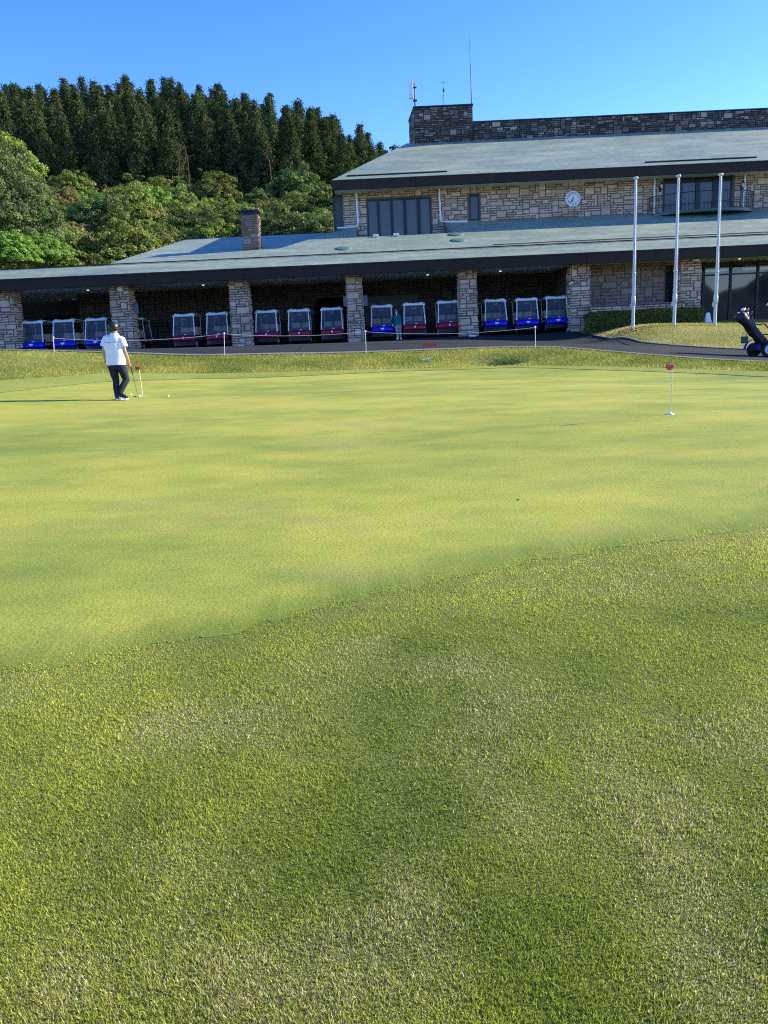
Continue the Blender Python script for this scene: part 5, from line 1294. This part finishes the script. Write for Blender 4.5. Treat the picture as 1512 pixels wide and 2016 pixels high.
shoe(man, rel(heel_ + Vector((0, 0, -.03))), rel(toe_), (.45, -.15, 1), 'black', 'white')
up = Vector((-.03, .05, 1)).normalized(); hcx = j['hc'] + Vector((0, 0, .02))
fh = Vector((fd.x, fd.y, 0)).normalized(); sd = Vector((-fh.y, fh.x, 0))
rows = []
for t in np.linspace(0, PI / 2, 9):
    rows.append([hcx + fh * (.118 * math.cos(t) * math.cos(q)) + sd * (.100 * math.cos(t) * math.sin(q)) + Vector((0, 0, .105 * math.sin(t) - .01)) for q in np.linspace(0, 2 * PI, 25)])
cap = MB().grid(rows).build('cap', 'cap', man)
rows = [[hcx + fh * (r_ * math.cos(q)) + sd * (.092 * r_ / .118 * math.sin(q)) + Vector((0, 0, z_)) for q in np.linspace(-1.0, 1.0, 13)] for r_, z_ in ((.112, .004), (.15, .004), (.19, -.012), (.19, -.018), (.112, -.006))]
MB().grid(rows).build('brim', 'cap', cap)
rows = [[hcx + fh * (.112 * k * math.cos(q)) + sd * (.096 * k * math.sin(q)) + Vector((0, 0, z_)) for q in np.linspace(1.35, 2 * PI - 1.35, 19)] for k, z_ in ((1.0, .0), (1.0, -.035), (.93, -.075), (.80, -.105))]
MB().grid(rows).build('hair', 'hair', man)
MB().lathe(j['wrL'] + Vector((0, 0, .012)), [(.031, 0), (.036, .004), (.036, .024), (.031, .028)], 14).build('wristband', 'black', man)
# putter
hb = P(271.5, 780.5, 16.75); hb.z = h1(hb.x, 16.75) + .012
gt = J['wrR'] + Vector((.012, .03, -.07)); dirp = (hb - gt).normalized(); top_ = gt - dirp * .06
pt = thing('putter', 'golf putter with a pale mallet head, held by the golfer in the white T-shirt', 'golf club', hb)
MB().cyl(top_ - hb, gt + dirp * .22 - hb, .014, .011, 8).build('grip', 'rubber', pt)
MB().cyl(gt + dirp * .22 - hb, Vector((0, 0, .03)), .0065, .005, 6).build('shaft', 'fin', pt)
mb = MB(); mb.prism([(-.06, -.05, .004), (.055, -.05, .004), (.06, .03, .004), (.02, .05, .004), (-.03, .05, .004), (-.065, .02, .004)], (0, 0, .026)); hd = mb.build('putter_head', 'white', pt, bevel=.004)
MB().box((-.064, -.058, .005), (-.02, -.051, .029)).build('face_insert', 'black', hd)

# the attendant between the carts
AY = 38.45
q_ = lambda px, py, dy=0.: (lambda p: Vector((p.x, p.y + dy, p.z)))(P(px, py, AY))
az = h1(P(784, 671, AY).x, AY) + .022
att = thing('person', 'attendant in a teal vest and grey trousers standing between a blue and a red cart', 'person', (P(784, 671, AY).x, AY, az))
AO = Vector(att.location); ra = lambda p: Vector(p) - AO
A = dict(hc=q_(779.3, 609.3, -.04), neck=q_(780.2, 614.8), shL=q_(775.5, 620), shR=q_(788.5, 619.5), chest=q_(781.8, 625), waist=q_(783, 637), pel=q_(783.5, 641), hipL=q_(780.5, 642.5), hipR=q_(786.8, 642.5),
         elL=q_(773.4, 629.5, .04), wrL=q_(774.5, 638.5, -.05), elR=q_(791.0, 628.5, .10), wrR=q_(789.3, 634.5, -.06), knL=q_(782, 656, -.05), knR=q_(788, 655.5, .02))
j = {k: ra(v) for k, v in A.items()}
fl = ra(q_(783.2, 669.5)); fl.z = 0; fl.y = -.12; fr = ra(q_(788.6, 668.5)); fr.z = 0; fr.y = .05
j['anL'] = fl + Vector((0, .03, .09)); j['anR'] = fr + Vector((0, .03, .09))
fd = Vector((-.12, -1, -.05))
chains = [[('pel', j['pel'], .125, .095), ('waist', j['waist'], .12, .09), ('chest', j['chest'], .145, .10), ('uch', j['chest'].lerp(j['neck'], .6), .11, .08), ('neck', j['neck'], .052, .055)]] + head_chain(j['neck'], j['hc'], fd, Vector((0, 0, 1)))
for s in 'LR':
    chains.append([('uch', j['chest'], .08, .055), ('sh' + s, j['sh' + s], .046, .046), ('ua' + s, j['sh' + s].lerp(j['el' + s], .5), .045, .045), ('el' + s, j['el' + s], .037, .037), ('fa' + s, j['el' + s].lerp(j['wr' + s], .4), .036, .035), ('h' + s + 'wr', j['wr' + s], .026, .02)])
    chains.append([('pel', j['pel'], .105, .075), ('hip' + s, j['hip' + s], .068, .068), ('th' + s, j['hip' + s].lerp(j['kn' + s], .5), .075, .075), ('kn' + s, j['kn' + s], .05, .052), ('ca' + s, j['kn' + s].lerp(j['an' + s], .35), .05, .052), ('an' + s, j['an' + s], .034, .036), ('ft' + s, j['an' + s] + Vector((0, -.12, -.05)), .03, .025)])
chains += hand_chains('hL', j['wrL'], (.1, -.2, -1), (.9, -.2, 0), -1, .5) + hand_chains('hR', j['wrR'], (-.35, -.25, -1), (-.9, .2, .2), 1, .6)
body = skin_body('body', chains, 'skin', att, 'pel'); face(body, j['hc'], fd, (0, 0, 1), att)
mb = MB()
pts, rad = lerp_path([j['neck'], j['neck'].lerp(j['chest'], .3), j['neck'].lerp(j['chest'], .55), j['chest'], j['waist'], ra(q_(783.2, 640.8))], [(.07, .07), (.12, .09), (.175, .11), (.19, .13), (.185, .13), (.18, .13)], 3)
loft(mb, pts[3:], rad[3:], 22, .015, 2); mb.build('vest', 'teal', att)
mb = MB()
loft(mb, pts[:7], [(a * 1.03, b * 1.03) for a, b in rad[:7]], 22, 0)
for s, dx in (('L', -.03), ('R', .03)):
    a = j['sh' + s]; pts2, rad2 = lerp_path([a + Vector((-dx * 2.5, 0, .02)), a, j['el' + s], j['wr' + s]], [(.075, .09), (.072, .078), (.054, .056), (.04, .042)], 4); loft(mb, pts2, rad2, 16, .03, 7)
mb.build('jacket', 'navy', att)
cv = j['neck'] + Vector((.0, -.10, -.02)); MB().prism([cv + Vector((-.05, 0, 0)), cv + Vector((.05, 0, 0)), cv + Vector((.01, -.035, -.15)), cv + Vector((-.005, -.035, -.15))], (0, -.02, 0)).build('collar', 'shirt', att)
mb = MB(); pts, rad = lerp_path([ra(q_(783.2, 639.8)), j['pel'], ra(q_(783.5, 645))], [(.165, .115), (.17, .12), (.155, .11)], 2); loft(mb, pts, rad, 20, 0, 1, cap1=True)
for s in 'LR':
    k0 = j['hip' + s] + Vector((0, 0, .02)); a = j['an' + s] + Vector((0, 0, -.03)); pts, rad = lerp_path([k0, k0.lerp(j['kn' + s], .5), j['kn' + s], a], [(.098, .105), (.085, .095), (.068, .072), (.06, .07)], 4); loft(mb, pts, rad, 16, .03, ord(s))
mb.build('trousers', 'khaki', att)
shoe(att, fl + Vector((.0, .1, 0)), fl + Vector((-.04, -.17, 0)), (0, 0, 1), 'white', 'white'); shoe(att, fr + Vector((0, .1, 0)), fr + Vector((.03, -.17, 0)), (0, 0, 1), 'white', 'white')
rows = []
for t in np.linspace(0, PI / 2, 7): rows.append([j['hc'] + Vector((0, .012, .015)) + Vector((.096 * math.cos(t) * math.cos(q), .108 * math.cos(t) * math.sin(q), .105 * math.sin(t))) for q in np.linspace(0, 2 * PI, 21)])
rows.insert(0, [j['hc'] + Vector((0, .03, -.05)) + Vector((.09 * math.cos(q), max(-.02, .095 * math.sin(q)), 0)) for q in np.linspace(0, 2 * PI, 21)])
MB().grid(rows).build('hair', 'hair', att)

# a dry leaf on the green
p = ground_at(1020, 988); mb = MB(); z = p.z + .012
mb.add([(p.x - .018, p.y - .006, z), (p.x, p.y - .012, z + .007), (p.x + .02, p.y + .003, z + .003), (p.x, p.y + .01, z + .008)], ((0, 1, 2, 3),))
tag(mb.build('fallen_leaf', 'soil'), 'small dark fallen leaf lying alone in the middle of the green', 'leaf')
